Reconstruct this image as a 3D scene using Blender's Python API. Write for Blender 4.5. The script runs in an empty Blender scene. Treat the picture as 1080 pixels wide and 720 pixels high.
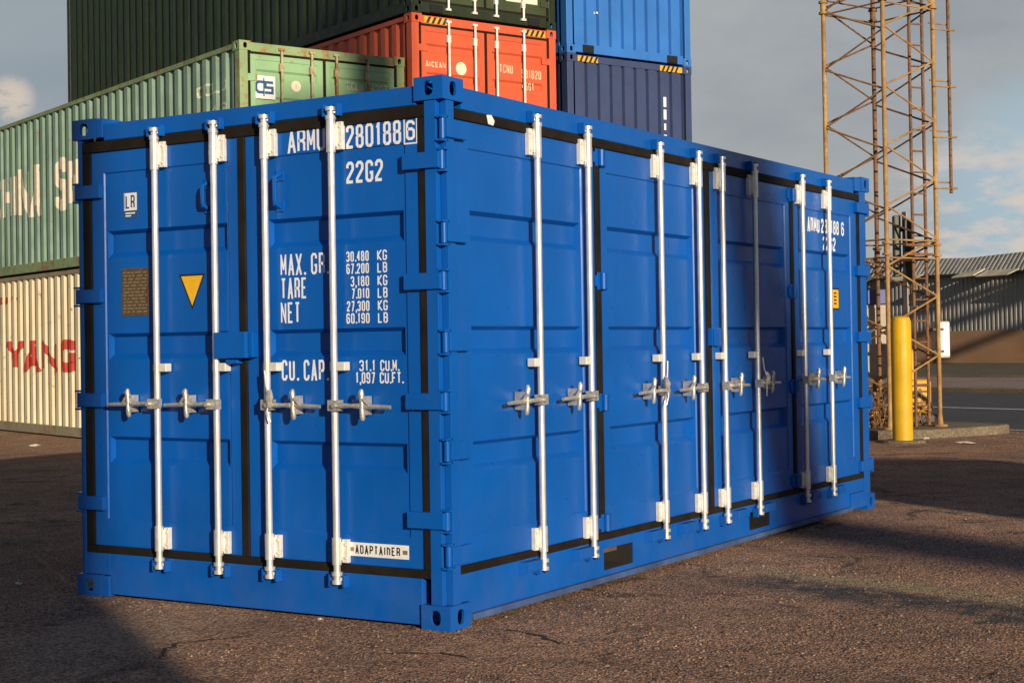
import bpy, bmesh, math, random
from mathutils import Vector, Matrix, Quaternion
random.seed(7)
scene = bpy.context.scene
COL = scene.collection

# ------------------------------------------------------------------ camera, sky, sun, exposure
SUN_AZ, SUN_EL = math.radians(235.5), math.radians(13.0)
SUN_DIR = Vector((math.cos(SUN_AZ)*math.cos(SUN_EL), math.sin(SUN_AZ)*math.cos(SUN_EL), math.sin(SUN_EL)))
cam_d = bpy.data.cameras.new('camera'); cam = bpy.data.objects.new('camera', cam_d); COL.objects.link(cam)
cam_d.sensor_fit = 'HORIZONTAL'; cam_d.sensor_width = 36.0
cam_d.lens = 36.0*1666.04/1080.0
cam_d.shift_x = 36.90/1080.0
cam_d.shift_y = -17.01/1080.0
cam_d.clip_start = 0.1; cam_d.clip_end = 3000
_r = Vector((0.53715584, -0.84333801, -0.01564018)); _u = Vector((-0.00190606, -0.01975596, 0.99980302)); _f = Vector((0.84348087, 0.53702021, 0.01221948))
cam.matrix_world = Matrix(((_r.x, _u.x, -_f.x, -6.12438), (_r.y, _u.y, -_f.y, -4.07190), (_r.z, _u.z, -_f.z, 1.33019), (0, 0, 0, 1)))
scene.camera = cam

def sky_dir(px, py):
    v = _f + _r*((px-540+36.9)/1666.04) - _u*((py-360+17.0)/1666.04)
    return v.normalized()

world = bpy.data.worlds.new('World'); scene.world = world; world.use_nodes = True
def build_world():
    nt = world.node_tree; N = nt.nodes; L = nt.links
    N.clear()
    out = N.new('ShaderNodeOutputWorld'); bg = N.new('ShaderNodeBackground'); L.new(bg.outputs[0], out.inputs[0])
    S = 0.08
    bg.inputs[1].default_value = S
    sky = N.new('ShaderNodeTexSky'); sky.sky_type = 'NISHITA'; sky.sun_disc = False
    sky.sun_elevation = SUN_EL; sky.sun_rotation = math.atan2(SUN_DIR.x, SUN_DIR.y)
    sky.dust_density = 1.5
    tc = N.new('ShaderNodeTexCoord')
    mp = N.new('ShaderNodeMapping'); mp.inputs['Scale'].default_value = (1, 1, 2.6); L.new(tc.outputs['Generated'], mp.inputs[0])
    def noise(scale, detail, rough, off=0.0, dist=0.0):
        m = N.new('ShaderNodeMapping'); m.inputs['Location'].default_value = (off, off*.7, off*.3); L.new(mp.outputs[0], m.inputs[0])
        n = N.new('ShaderNodeTexNoise'); n.inputs['Scale'].default_value = scale; n.inputs['Detail'].default_value = detail
        n.inputs['Roughness'].default_value = rough; n.inputs['Distortion'].default_value = dist; L.new(m.outputs[0], n.inputs[0]); return n.outputs[0]
    def ramp(src, a, b, lo=0.0, hi=1.0):
        r = N.new('ShaderNodeMapRange'); r.interpolation_type = 'SMOOTHSTEP'
        r.inputs[1].default_value = a; r.inputs[2].default_value = b; r.inputs[3].default_value = lo; r.inputs[4].default_value = hi
        L.new(src, r.inputs[0]); return r.outputs[0]
    def mix(fac, a, b):
        m = N.new('ShaderNodeMix'); m.data_type = 'RGBA'
        for s, v in ((m.inputs[0], fac), (m.inputs[6], a), (m.inputs[7], b)):
            if hasattr(v, 'is_linked'): L.new(v, s)
            else: s.default_value = v
        return m.outputs[2]
    def mul(a, b):
        m = N.new('ShaderNodeMath'); m.operation = 'MULTIPLY'; L.new(a, m.inputs[0])
        if hasattr(b, 'is_linked'): L.new(b, m.inputs[1])
        else: m.inputs[1].default_value = b
        return m.outputs[0]
    def spot(d, r0, r1):           # 1 inside angle r0 of direction d, 0 beyond r1 (degrees)
        v = N.new('ShaderNodeVectorMath'); v.operation = 'DOT_PRODUCT'; L.new(tc.outputs['Generated'], v.inputs[0]); v.inputs[1].default_value = d
        return ramp(v.outputs['Value'], math.cos(math.radians(r1)), math.cos(math.radians(r0)))
    K = .88/S
    # overcast deck, thinner in places; a clear break low on the right; two warm cumulus puffs
    deck = ramp(noise(2.2, 7, .55), .30, .62, .95, 1.0)
    tone = ramp(noise(3.4, 8, .6, 3.1, .3), .32, .68)
    grey = mix(tone, (.285*K, .315*K, .345*K, 1), (.385*K, .41*K, .42*K, 1))
    c = mix(deck, sky.outputs[0], grey)
    brk = mul(spot(sky_dir(1120, 215), 2.0, 5.5), ramp(noise(6, 6, .55, 1.7), .30, .55))
    c = mix(mul(brk, .9), c, (.37*K, .50*K, .58*K, 1))
    puff = mul(spot(sky_dir(1035, 235), .6, 4.0), ramp(noise(17, 7, .6, 5.3), .43, .60))
    c = mix(mul(puff, .85), c, (.66*K, .57*K, .50*K, 1))
    left = spot(sky_dir(10, 60), 1.0, 9.0)
    c = mix(mul(left, .55), c, (.27*K, .335*K, .39*K, 1))
    lp = mul(spot(sky_dir(12, 104), .1, .95), ramp(noise(60, 6, .6, 9.2), .30, .52))
    c = mix(mul(lp, .8), c, (.68*K, .58*K, .47*K, 1))
    # overhead sky, out of view, darkened to cut the ambient light
    sp = N.new('ShaderNodeSeparateXYZ'); L.new(tc.outputs['Generated'], sp.inputs[0])
    hi = ramp(sp.outputs[2], .20, .42)
    c = mix(hi, c, (.075*K, .105*K, .165*K, 1))
    L.new(c, bg.inputs[0])
build_world()
sun_d = bpy.data.lights.new('sun', 'SUN'); sun_d.energy = 5.0; sun_d.angle = math.radians(0.5); sun_d.color = (1.0, .835, .61)
sun = bpy.data.objects.new('sun', sun_d); COL.objects.link(sun); sun.rotation_euler = (-SUN_DIR).to_track_quat('-Z', 'Y').to_euler()
scene.view_settings.view_transform = 'Standard'; scene.view_settings.look = 'None'
scene.view_settings.exposure = 0.22; scene.view_settings.gamma = 1.0; scene.view_settings.use_curve_mapping = False

# ------------------------------------------------------------------ materials
MATS = {}
class NB:
    def __init__(s, name):
        s.m = bpy.data.materials.new(name); s.m.use_nodes = True; s.t = s.m.node_tree; s.N = s.t.nodes; s.L = s.t.links
        s.b = s.N['Principled BSDF']; s.tc = s.N.new('ShaderNodeTexCoord')
    def noise(s, scale, detail=4, rough=.55, coord='Object', stretch=(1, 1, 1), dist=0.0):
        mp = s.N.new('ShaderNodeMapping'); mp.inputs['Scale'].default_value = stretch; s.L.new(s.tc.outputs[coord], mp.inputs[0])
        n = s.N.new('ShaderNodeTexNoise'); n.inputs['Scale'].default_value = scale; n.inputs['Detail'].default_value = detail; n.inputs['Roughness'].default_value = rough
        n.inputs['Distortion'].default_value = dist
        s.L.new(mp.outputs[0], n.inputs[0]); return n.outputs[0]
    def vor(s, scale, feature='F1', out='Distance', coord='Object', rnd=1.0):
        n = s.N.new('ShaderNodeTexVoronoi'); n.feature = feature; n.inputs['Scale'].default_value = scale; n.inputs['Randomness'].default_value = rnd
        s.L.new(s.tc.outputs[coord], n.inputs[0]); return n.outputs[out]
    def rng(s, src, a, b, lo=0., hi=1.):
        r = s.N.new('ShaderNodeMapRange'); r.inputs[1].default_value = a; r.inputs[2].default_value = b; r.inputs[3].default_value = lo; r.inputs[4].default_value = hi
        s.L.new(src, r.inputs[0]); return r.outputs[0]
    def mix(s, fac, a, b, mode='MIX'):
        m = s.N.new('ShaderNodeMix'); m.data_type = 'RGBA'; m.blend_type = mode
        for k, v in ((m.inputs[0], fac), (m.inputs[6], a), (m.inputs[7], b)):
            if hasattr(v, 'is_linked'): s.L.new(v, k)
            else: k.default_value = v if not isinstance(v, tuple) else (v + (1,))[:4]
        return m.outputs[2]
    def math(s, op, a, b=None):
        m = s.N.new('ShaderNodeMath'); m.operation = op
        for k, v in zip(m.inputs, (a, b)):
            if v is None: continue
            if hasattr(v, 'is_linked'): s.L.new(v, k)
            else: k.default_value = v
        return m.outputs[0]
    def z(s, coord='Object', i=2):
        x = s.N.new('ShaderNodeSeparateXYZ'); s.L.new(s.tc.outputs[coord], x.inputs[0]); return x.outputs[i]
    def bump(s, h, strength, dist):
        b = s.N.new('ShaderNodeBump'); b.inputs['Strength'].default_value = strength; b.inputs['Distance'].default_value = dist
        s.L.new(h, b.inputs['Height']); s.L.new(b.outputs[0], s.b.inputs['Normal'])
    def set(s, **k):
        for n, v in k.items():
            n = {'color': 'Base Color', 'rough': 'Roughness', 'metal': 'Metallic', 'spec': 'Specular IOR Level'}[n]
            if hasattr(v, 'is_linked'): s.L.new(v, s.b.inputs[n])
            else: s.b.inputs[n].default_value = (v + (1,)) if isinstance(v, tuple) else v
        return s.m

def paint(name, c, rough=.45, wear=.15, rust=0.0, dust=0.0, wob=.0, streak=.0, spec=.35):
    n = NB(name)
    dark = tuple(x*.72 for x in c); light = tuple(min(1, x*1.12) for x in c)
    col = n.mix(n.rng(n.noise(1.7, 5), .3, .7), dark if wear > .3 else tuple(x*(1-wear) for x in c), light)
    if streak:
        st = n.rng(n.noise(1.0, 6, .6, stretch=(14, 14, .5)), .52, .72)
        col = n.mix(n.math('MULTIPLY', st, streak), col, (.10, .075, .05))
    if dust:      # grime thrown up on the lower part of the thing
        dz = n.rng(n.z(), .75, .0)
        dm = n.math('MULTIPLY', n.math('MULTIPLY', dz, n.rng(n.noise(5, 6, .65), .38, .68)), dust)
        col = n.mix(dm, col, (.17, .13, .10))
        sp = n.math('MULTIPLY', n.rng(n.noise(90, 3, .6), .70, .74), .20)
        col = n.mix(sp, col, (.20, .20, .20))
    if rust:
        rm = n.rng(n.noise(6, 8, .68), .62-rust*.3, .70-rust*.25)
        col = n.mix(rm, col, n.mix(n.noise(40, 3), (.42, .18, .055), (.20, .075, .028)))
    rg = n.rng(n.noise(9, 5), .3, .7, rough-.06, rough+.10)
    n.set(color=col, rough=rg, spec=spec)
    if wob:
        h = n.math('ADD', n.noise(1.6, 2, .5), n.math('MULTIPLY', n.noise(60, 2), .003))
        n.bump(h, wob, .02)
    return n.m

M = MATS
M['blue'] = paint('blue_container_paint', (.001, .088, .405), .32, .10, 0, .10, .30, .05, spec=.28)
M['blue_lit'] = M['blue']
M['green'] = paint('pale_green_container_paint', (.240, .375, .290), .55, .3, .015, 0, .15, .28)
M['green_end'] = paint('pale_green_door_paint', (.25, .43, .24), .55, .15, .02, 0, .12, .10)
M['rustgreen'] = paint('rusted_green_frame_paint', (.25, .36, .18), .65, .35, .34)
M['cream'] = paint('cream_container_paint', (.78, .68, .46), .55, .12, .02, 0, .12, .15)
M['creamrail'] = paint('cream_rail_paint', (.34, .30, .20), .6, .3, .25, 0, .1, .3)
M['red'] = paint('orange_red_container_paint', (.56, .095, .04), .5, .12, .0, 0, .12, .12)
M['darkgreen'] = paint('dark_green_container_paint', (.012, .024, .0085), .5, .35, .0, 0, .15, .12)
M['dgreen_lit_end'] = paint('dark_green_lit_end_paint', (.040, .058, .026), .5, .3, 0, 0, .12, .1)  # same dark green made lighter, as the sun falls on this end
M['skyblue'] = paint('light_blue_container_paint', (.030, .155, .50), .5, .12, 0, 0, .12, .06)
M['navy'] = paint('navy_container_paint', (.036, .057, .145), .55, .15, .0, 0, .12, .15)
M['brown'] = paint('brown_container_paint', (.12, .05, .03), .6, .3, .1, 0, .1, .2)
def simple(name, c, rough=.6, metal=0., var=.2, scale=8, bump=0., spec=.5):
    n = NB(name); f = n.rng(n.noise(scale, 5, .6), .3, .7)
    n.set(color=n.mix(f, tuple(x*(1-var) for x in c), tuple(min(1, x*(1+var)) for x in c)), rough=rough, metal=metal, spec=spec)
    if bump: n.bump(n.noise(scale*4, 4), bump, .01)
    return n.m
M['zinc'] = simple('galvanised_rod', (.72, .72, .71), .36, .60, .14, 14)
M['zinc_cast'] = simple('galvanised_casting', (.60, .58, .52), .36, .65, .30, 40, .25)
M['zinc_plate'] = simple('zinc_bracket', (.68, .68, .65), .5, .2, .12, 30)
M['rubber'] = simple('door_gasket_rubber', (.0115, .009, .0065), .8, 0, .5, 6, spec=.2)
M['black'] = simple('black_rubber', (.012, .012, .012), .6, 0, .3)
M['white_text'] = simple('white_lettering', (.72, .755, .82), .6, 0, .05, 20)
M['old_white'] = simple('weathered_white_lettering', (.72, .66, .52), .7, 0, .12, 12)
M['faded_text'] = simple('faded_lettering', (.50, .55, .40), .7, 0, .35, 25)
M['dim_text'] = simple('worn_white_lettering', (.62, .42, .28), .7, 0, .2, 30)
M['red_text'] = simple('red_lettering', (.55, .06, .035), .7, 0, .15, 9)
M['black_text'] = simple('black_lettering', (.012, .012, .012), .6, 0, 0)
M['blue_logo'] = simple('blue_logo_paint', (.02, .075, .22), .6, 0, .1)
M['label_white'] = simple('white_label', (.73, .75, .76), .5, 0, .05, 30)
M['yellow_label'] = simple('yellow_warning_label', (.72, .42, .012), .5, 0, .06, 20)
M['hazard_yellow'] = simple('hazard_yellow_paint', (.62, .34, .03), .6, 0, .2, 30)
M['plate'] = simple('brass_data_plate', (.15, .10, .055), .45, .5, .35, 60)
M['plate_edge'] = simple('brass_plate_print', (.30, .22, .13), .5, .4, .1)
M['dust'] = simple('dusty_flange', (.040, .080, .20), .7, 0, .40, 5)
M['rusty_rod'] = paint('rusty_door_rod', (.50, .42, .28), .6, .3, .5)
M['hole'] = simple('dark_recess', (.006, .006, .008), .9, 0, 0)
M['pocket'] = simple('dark_pocket_steel', (.016, .014, .013), .9, 0, .4)  # near-black lining of the fork pockets
M['plywood'] = simple('container_floor', (.10, .07, .045), .8, 0, .2)

def tower_mat(name, c):
    n = NB(name)
    f = n.rng(n.noise(3.5, 7, .65), .35, .65)
    col = n.mix(f, c, (.23, .105, .038)); col = n.mix(n.rng(n.noise(22, 4), .5, .7), col, tuple(x*.55 for x in c))
    n.set(color=col, rough=.75); return n.m
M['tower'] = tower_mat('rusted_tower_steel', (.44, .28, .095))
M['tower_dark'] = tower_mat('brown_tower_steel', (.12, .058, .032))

# ------------------------------------------------------------------ mesh builder
def tagp(o, label=None, cat=None, group=None, kind=None):
    for k, v in (('label', label), ('category', cat), ('group', group), ('kind', kind)):
        if v: o[k] = v
    return o
def empty(name, loc=(0, 0, 0), rz=0., label=None, cat=None, group=None):
    o = bpy.data.objects.new(name, None); COL.objects.link(o); o.location = loc; o.rotation_euler = (0, 0, rz); o.empty_display_size = .2
    return tagp(o, label, cat, group)

ID = lambda u, d, z: (u, d, z)
class MB:
    def __init__(s, F=ID): s.v = []; s.f = []; s.mi = []; s.F = F; s.cur = 0
    def add(s, pts, faces):
        b = len(s.v); s.v += [s.F(*p) for p in pts]
        for f in faces: s.f.append([b+i for i in f]); s.mi.append(s.cur)
    def box(s, u0, u1, d0, d1, z0, z1):
        s.add([(u0, d0, z0), (u1, d0, z0), (u1, d1, z0), (u0, d1, z0), (u0, d0, z1), (u1, d0, z1), (u1, d1, z1), (u0, d1, z1)],
              [(0, 3, 2, 1), (4, 5, 6, 7), (0, 1, 5, 4), (1, 2, 6, 5), (2, 3, 7, 6), (3, 0, 4, 7)]); return s
    def quad(s, a, b, c, d): s.add([a, b, c, d], [(0, 1, 2, 3)]); return s
    def tube(s, pts, rs, n=12, caps=True):
        pts = [Vector(p) for p in pts]
        if not hasattr(rs, '__len__'): rs = [rs]*len(pts)
        P = []; prev = None
        for i, p in enumerate(pts):
            t = (pts[min(i+1, len(pts)-1)]-pts[max(i-1, 0)]).normalized()
            a = prev if prev is not None else (Vector((0, 0, 1)) if abs(t.z) < .9 else Vector((1, 0, 0)))
            x = a - t*a.dot(t); x = x.normalized(); y = t.cross(x); prev = x
            for k in range(n):
                w = 2*math.pi*k/n; P.append(tuple(p + (x*math.cos(w)+y*math.sin(w))*rs[i]))
        F = []
        for i in range(len(pts)-1):
            for k in range(n): F.append((i*n+k, i*n+(k+1) % n, (i+1)*n+(k+1) % n, (i+1)*n+k))
        if caps: F.append(tuple(range(n))[::-1]); F.append(tuple(range((len(pts)-1)*n, len(pts)*n)))
        s.add(P, F); return s
    def cyl(s, p0, p1, r, n=12): return s.tube([p0, p1], r, n)
    def prism(s, poly, d0, d1):     # polygon in (u,z) extruded along d
        n = len(poly)
        s.add([(u, d0, z) for u, z in poly]+[(u, d1, z) for u, z in poly],
              [tuple(range(n))[::-1], tuple(range(n, 2*n))]+[(i, (i+1) % n, n+(i+1) % n, n+i) for i in range(n)]); return s
    def build(s, name, mat, parent=None, bevel=0., smooth=False, seg=2, fix=True):
        me = bpy.data.meshes.new(name); me.from_pydata(s.v, [], s.f)
        mats = mat if isinstance(mat, (list, tuple)) else [mat]
        for m in mats: me.materials.append(m)
        if len(mats) > 1: me.polygons.foreach_set('material_index', s.mi)
        if fix:
            bm = bmesh.new(); bm.from_mesh(me); bmesh.ops.recalc_face_normals(bm, faces=bm.faces); bm.to_mesh(me); bm.free()
        me.update()
        if smooth:
            me.polygons.foreach_set('use_smooth', [True]*len(me.polygons)); me.update()
            try: me.set_sharp_from_angle(angle=math.radians(38))
            except Exception: pass
        o = bpy.data.objects.new(name, me); COL.objects.link(o); o.parent = parent
        if bevel:
            b = o.modifiers.new('bevel', 'BEVEL'); b.width = bevel; b.segments = seg; b.limit_method = 'ANGLE'; b.angle_limit = math.radians(40)
        return o

def faceA(u, d, z): return (u, -d, z)                 # face on the local y=0 plane, looking out to -y
def faceB_of(LY): return lambda u, d, z: (-d, LY-u, z)  # face on the local x=0 plane, looking out to -x

# ------------------------------------------------------------------ stroke lettering
def _oct(x0, y0, x1, y1, cx=.26, cy=.11): return [(x0+cx, y0), (x1-cx, y0), (x1, y0+cy), (x1, y1-cy), (x1-cx, y1), (x0+cx, y1), (x0, y1-cy), (x0, y0+cy), (x0+cx, y0), (x0+cx+.02, y0)]
G = {
 '0': [_oct(0, 0, 1, 1)], 'O': [_oct(0, 0, 1, 1)],
 '1': [[(.18, .80), (.58, 1), (.58, 0)]],
 '2': [[(0, .74), (0, .89), (.26, 1), (.74, 1), (1, .89), (1, .66), (0, .14), (0, 0), (1, 0)]],
 '3': [[(0, .80), (0, .89), (.26, 1), (.74, 1), (1, .89), (1, .62), (.76, .52), (.35, .52)], [(.76, .52), (1, .42), (1, .11), (.74, 0), (.26, 0), (0, .11), (0, .2)]],
 '4': [[(.75, 0), (.75, 1), (0, .3), (1, .3)]],
 '5': [[(1, 1), (0, 1), (0, .56), (.74, .56), (1, .45), (1, .11), (.74, 0), (.26, 0), (0, .11), (0, .2)]],
 '6': [[(1, .80), (1, .89), (.74, 1), (.26, 1), (0, .89), (0, .11), (.26, 0), (.74, 0), (1, .11), (1, .46), (.74, .57), (.05, .57)]],
 '7': [[(0, 1), (1, 1), (.38, 0)]],
 '8': [_oct(0, 0, 1, .53, .26, .1), _oct(.04, .53, .96, 1, .24, .1)],
 '9': [[(0, .20), (0, .11), (.26, 0), (.74, 0), (1, .11), (1, .89), (.74, 1), (.26, 1), (0, .89), (0, .54), (.26, .43), (.95, .43)]],
 'A': [[(0, 0), (.5, 1), (1, 0)], [(.2, .27), (.8, .27)]],
 'B': [[(0, 0), (0, 1), (.74, 1), (1, .89), (1, .64), (.78, .53), (1, .42), (1, .11), (.74, 0), (-.02, 0)], [(0, .53), (.78, .53)]],
 'C': [[(1, .76), (1, .89), (.74, 1), (.26, 1), (0, .89), (0, .11), (.26, 0), (.74, 0), (1, .11), (1, .24)]],
 'D': [[(0, 0), (0, 1), (.68, 1), (1, .86), (1, .14), (.68, 0), (-.02, 0)]],
 'E': [[(1, 1), (0, 1), (0, 0), (1, 0)], [(0, .52), (.8, .52)]],
 'F': [[(1, 1), (0, 1), (0, 0)], [(0, .5), (.8, .5)]],
 'G': [[(1, .76), (1, .89), (.74, 1), (.26, 1), (0, .89), (0, .11), (.26, 0), (.74, 0), (1, .11), (1, .42), (.58, .42)]],
 'H': [[(0, 0), (0, 1)], [(1, 0), (1, 1)], [(0, .5), (1, .5)]],
 'I': [[(.5, 0), (.5, 1)]],
 'K': [[(0, 0), (0, 1)], [(1, 1), (.1, .47), (1, 0)]],
 'L': [[(0, 1), (0, 0), (1, 0)]],
 'M': [[(0, 0), (0, 1), (.5, .25), (1, 1), (1, 0)]],
 'N': [[(0, 0), (0, 1), (1, 0), (1, 1)]],
 'P': [[(0, 0), (0, 1), (.74, 1), (1, .89), (1, .58), (.74, .47), (0, .47)]],
 'R': [[(0, 0), (0, 1), (.74, 1), (1, .89), (1, .61), (.74, .50), (0, .50)], [(.60, .50), (1, .38), (1, 0)]],
 'S': [[(1, .78), (1, .89), (.74, 1), (.26, 1), (0, .89), (0, .62), (.22, .53), (.78, .47), (1, .38), (1, .11), (.74, 0), (.26, 0), (0, .11), (0, .22)]],
 'T': [[(0, 1), (1, 1)], [(.5, 1), (.5, 0)]],
 'U': [[(0, 1), (0, .11), (.26, 0), (.74, 0), (1, .11), (1, 1)]],
 'X': [[(0, 0), (1, 1)], [(0, 1), (1, 0)]],
 'Y': [[(0, 1), (.5, .48), (1, 1)], [(.5, .48), (.5, 0)]],
 'a': [[(0, 1), (0, 0), (1, 0), (0, 1)]],           # open wedge A of the stylised plate
 'n': [[(0, 0), (0, 1), (1, .8), (1, 0)]], 't': [[(.9, 1), (0, 1), (0, 0), (1, 0)]],
}
def _clip(poly, lo, hi):
    for sgn, lim in ((1, hi), (-1, -lo)):
        out = []
        for i in range(len(poly)):
            p, q = poly[i-1], poly[i]; a_, b_ = lim-sgn*p[1], lim-sgn*q[1]
            if (a_ >= 0) != (b_ >= 0):
                t = a_/(a_-b_); out.append((p[0]+(q[0]-p[0])*t, p[1]+(q[1]-p[1])*t))
            if b_ >= 0: out.append(q)
        poly = out
        if len(poly) < 3: return []
    return poly
def stroke(mb, pts, t, d, clip=None):
    pts = [Vector((p[0], p[1])) for p in pts]
    for i in range(1, len(pts)-1):               # a sharp corner is two strokes, the second laid over the first
        if (pts[i]-pts[i-1]).normalized().dot((pts[i+1]-pts[i]).normalized()) < -.25:
            stroke(mb, pts[:i+1], t, d, clip); stroke(mb, pts[i:], t, d+.0003, clip); return
    if clip:                                     # slanted ends run on and are cut level with the cap height and base line
        for i, j in ((0, 1), (-1, -2)):
            v = (pts[i]-pts[j]).normalized()
            if abs(v.x) > .03 and abs(v.y) > .5 and (abs(pts[i].y-clip[0]) < t or abs(pts[i].y-clip[1]) < t): pts[i] = pts[i]+v*t*.8
    n = len(pts); Lr = []
    for i in range(n):
        a = (pts[i]-pts[i-1]).normalized() if i else None; b = (pts[i+1]-pts[i]).normalized() if i < n-1 else None
        if a is None: dr = b; w = 1
        elif b is None: dr = a; w = 1
        else: dr = (a+b).normalized(); w = min(1/max(.35, dr.dot(b)), 2.2)
        nn = Vector((-dr.y, dr.x))*t*.5*w
        Lr.append((pts[i]+nn, pts[i]-nn))
    for (l0, r0), (l1, r1) in zip(Lr, Lr[1:]):
        poly = [(l0.x, l0.y), (r0.x, r0.y), (r1.x, r1.y), (l1.x, l1.y)]
        if clip: poly = _clip(poly, *clip)
        if len(poly) >= 3: mb.add([(x, d, y) for x, y in poly], [tuple(range(len(poly)))])
ADV = {'.': .30, ',': .30, 'I': .42, ' ': .35, '1': .75, ':': .3}
def text_width(s, w, gap): return sum(ADV.get(c, 1.0)*w+gap for c in s)-gap
def letters(mb, s, u0, z0, h, width, t, d, gapf=.30):
    """stroke text of cap height h filling `width` from u0 (base line z0)"""
    k = sum(ADV.get(c, 1.0) for c in s) + gapf*(len(s)-1); w = width/k; gap = gapf*w; u = u0
    for c in s:
        cw = ADV.get(c, 1.0)*w
        if c == '.': mb.box(u+cw*.2, u+cw*.2+t*1.1, d-.0004, d, z0, z0+t*1.1)
        elif c == ',': mb.box(u+cw*.2, u+cw*.2+t, d-.0004, d, z0-t, z0+t)
        elif c != ' ':
            t0 = t; t = t*.80 if c in 'MN' else t
            for k_, pl in enumerate(G[c]):
                stroke(mb, [(u+t/2+x*(cw-t), z0+t/2+y*(h-t)) for x, y in pl], t, d+.0007*k_, (z0, z0+h))
            t = t0
        u += cw+gap

# ------------------------------------------------------------------ ground and roads
GX = Vector((math.cos(math.radians(-21.833)), math.sin(math.radians(-21.833)), 0))     # yard grid: along the container ends
GY = Vector((-GX.y, GX.x, 0))                                                          # yard grid: along the container lengths
YAW = math.radians(-21.833)
def ground_mat():
    n = NB('brown_asphalt')
    big = n.rng(n.noise(.55, 6, .6), .33, .67)
    base = n.mix(big, (.215, .131, .095), (.375, .236, .160))
    mid = n.rng(n.noise(3.2, 6, .62, dist=.6), .40, .68)
    base = n.mix(n.math('MULTIPLY', mid, .55), base, (.095, .075, .066))
    st = n.vor(84, out='Color'); stv = n.N.new('ShaderNodeSeparateColor'); n.L.new(st, stv.inputs[0])
    stone = n.mix(n.math('POWER', stv.outputs[0], 1.2), (.28, .24, .24), (1.95, 1.80, 1.62))
    col = n.mix(.85, base, stone, 'MULTIPLY')
    pale = n.math('MULTIPLY', n.rng(stv.outputs[1], .93, .96), .65)
    col = n.mix(pale, col, (.42, .34, .26))
    tar = n.math('MULTIPLY', n.rng(n.noise(1.1, 7, .7, dist=1.5), .585, .63), .75)
    col = n.mix(tar, col, (.040, .036, .034))
    # old repair strip crossing the yard: a dark sealed band with a paler edge, broken up by wear
    def band(p0, p1, half, col, c2, amount, wob, seed):
        p0 = Vector(p0); p1 = Vector(p1); t = (p1-p0).normalized(); nn = Vector((-t.y, t.x)); ln = (p1-p0).length
        def dot(v, off):
            q = n.N.new('ShaderNodeVectorMath'); q.operation = 'DOT_PRODUCT'; n.L.new(n.tc.outputs['Object'], q.inputs[0]); q.inputs[1].default_value = (v.x, v.y, 0)
            return n.math('SUBTRACT', q.outputs['Value'], off)
        d = n.math('ADD', dot(nn, nn.dot(p0)), n.math('MULTIPLY', n.math('SUBTRACT', n.noise(2.5+seed, 6, .7), .5), wob)); al = dot(t, t.dot(p0))
        k = n.math('MULTIPLY', n.rng(n.math('ABSOLUTE', d), half, half*.45), n.math('MULTIPLY', n.rng(al, 0, .5), n.rng(al, ln, ln-.4)))
        k = n.math('MULTIPLY', n.math('MULTIPLY', k, n.rng(n.noise(7+seed, 6, .7), .30, .55)), amount)
        return n.mix(k, col, n.mix(.6, c2, stone, 'MULTIPLY'))
    col = band((2.2, -.30), (.9, -4.6), .30, col, (.060, .060, .060), 1.0, .40, 0.)
    col = band((2.55, -.12), (1.55, -4.2), .17, col, (.30, .255, .15), .95, .30, 1.3)
    col = band((-2.2, .95), (.3, 1.6), .5, col, (.36, .27, .185), .55, .6, 2.1)  # tan patch painted paler where the ground lies sunlit
    n.set(color=col, rough=.92, spec=.25)
    h = n.math('ADD', n.math('MULTIPLY', n.vor(84), -1.0), n.math('MULTIPLY', n.noise(9, 6, .6), 1.4))
    n.bump(h, .9, .011)
    return n.m
M['ground'] = ground_mat()
def asphalt(name, c, sc=70):
    n = NB(name); f = n.rng(n.noise(.8, 6, .6), .3, .7)
    col = n.mix(f, tuple(x*.8 for x in c), tuple(x*1.2 for x in c))
    v = n.N.new('ShaderNodeSeparateColor'); n.L.new(n.vor(sc, out='Color'), v.inputs[0])
    col = n.mix(.6, col, n.mix(v.outputs[0], (.5, .5, .5), (1.5, 1.5, 1.5)), 'MULTIPLY')
    n.set(color=col, rough=.9, spec=.3); n.bump(n.vor(sc), .5, .008); return n.m
M['road'] = asphalt('grey_road_asphalt', (.062, .064, .076))
M['path'] = asphalt('pinkish_footpath', (.26, .19, .165))
M['concrete'] = asphalt('kerb_concrete', (.145, .118, .082), 40)
M['line'] = asphalt('worn_line_paint', (.50, .48, .44), 30)
M['verge'] = asphalt('rough_verge', (.10, .085, .05), 12)
M['tar'] = asphalt('tar_patch', (.075, .068, .055), 60)
M['crack'] = simple('crack_filler', (.02, .017, .015), .95, 0, .3)

g = MB(); R_ = 900
g.quad((-R_, -R_, 0), (R_, -R_, 0), (R_, R_, 0), (-R_, R_, 0))
tagp(g.build('ground', M['ground'], fix=False), kind='structure')
def grid(a, b, z=0.): p = GX*a+GY*b; return (p.x, p.y, z)
def strip(name, a0, a1, z0, z1, mat, b0=-140, b1=160, kind='structure'):
    m = MB(lambda u, d, z: grid(u, d, z))
    if z1-z0 > .02: m.box(a0, a1, b0, b1, -.05, z1); o = m.build(name, mat, bevel=.02)
    else: m.quad((a0, b0, z1), (a1, b0, z1), (a1, b1, z1), (a0, b1, z1)); o = m.build(name, mat, fix=False)
    return tagp(o, kind=kind)
strip('road', 14.9, 27.3, 0, .004, M['road'])
strip('road_line', 20.35, 20.60, 0, .008, M['line'])
strip('road_line', 14.95, 15.10, 0, .008, M['line'])
strip('kerb', 27.3, 27.5, 0, .12, M['concrete'])
strip('pavement', 27.5, 36.2, 0, .10, M['path'])
strip('kerb', 36.2, 36.6, 0, .16, M['concrete'])
strip('verge', 36.6, 56.9, 0, .14, M['verge'])
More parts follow.
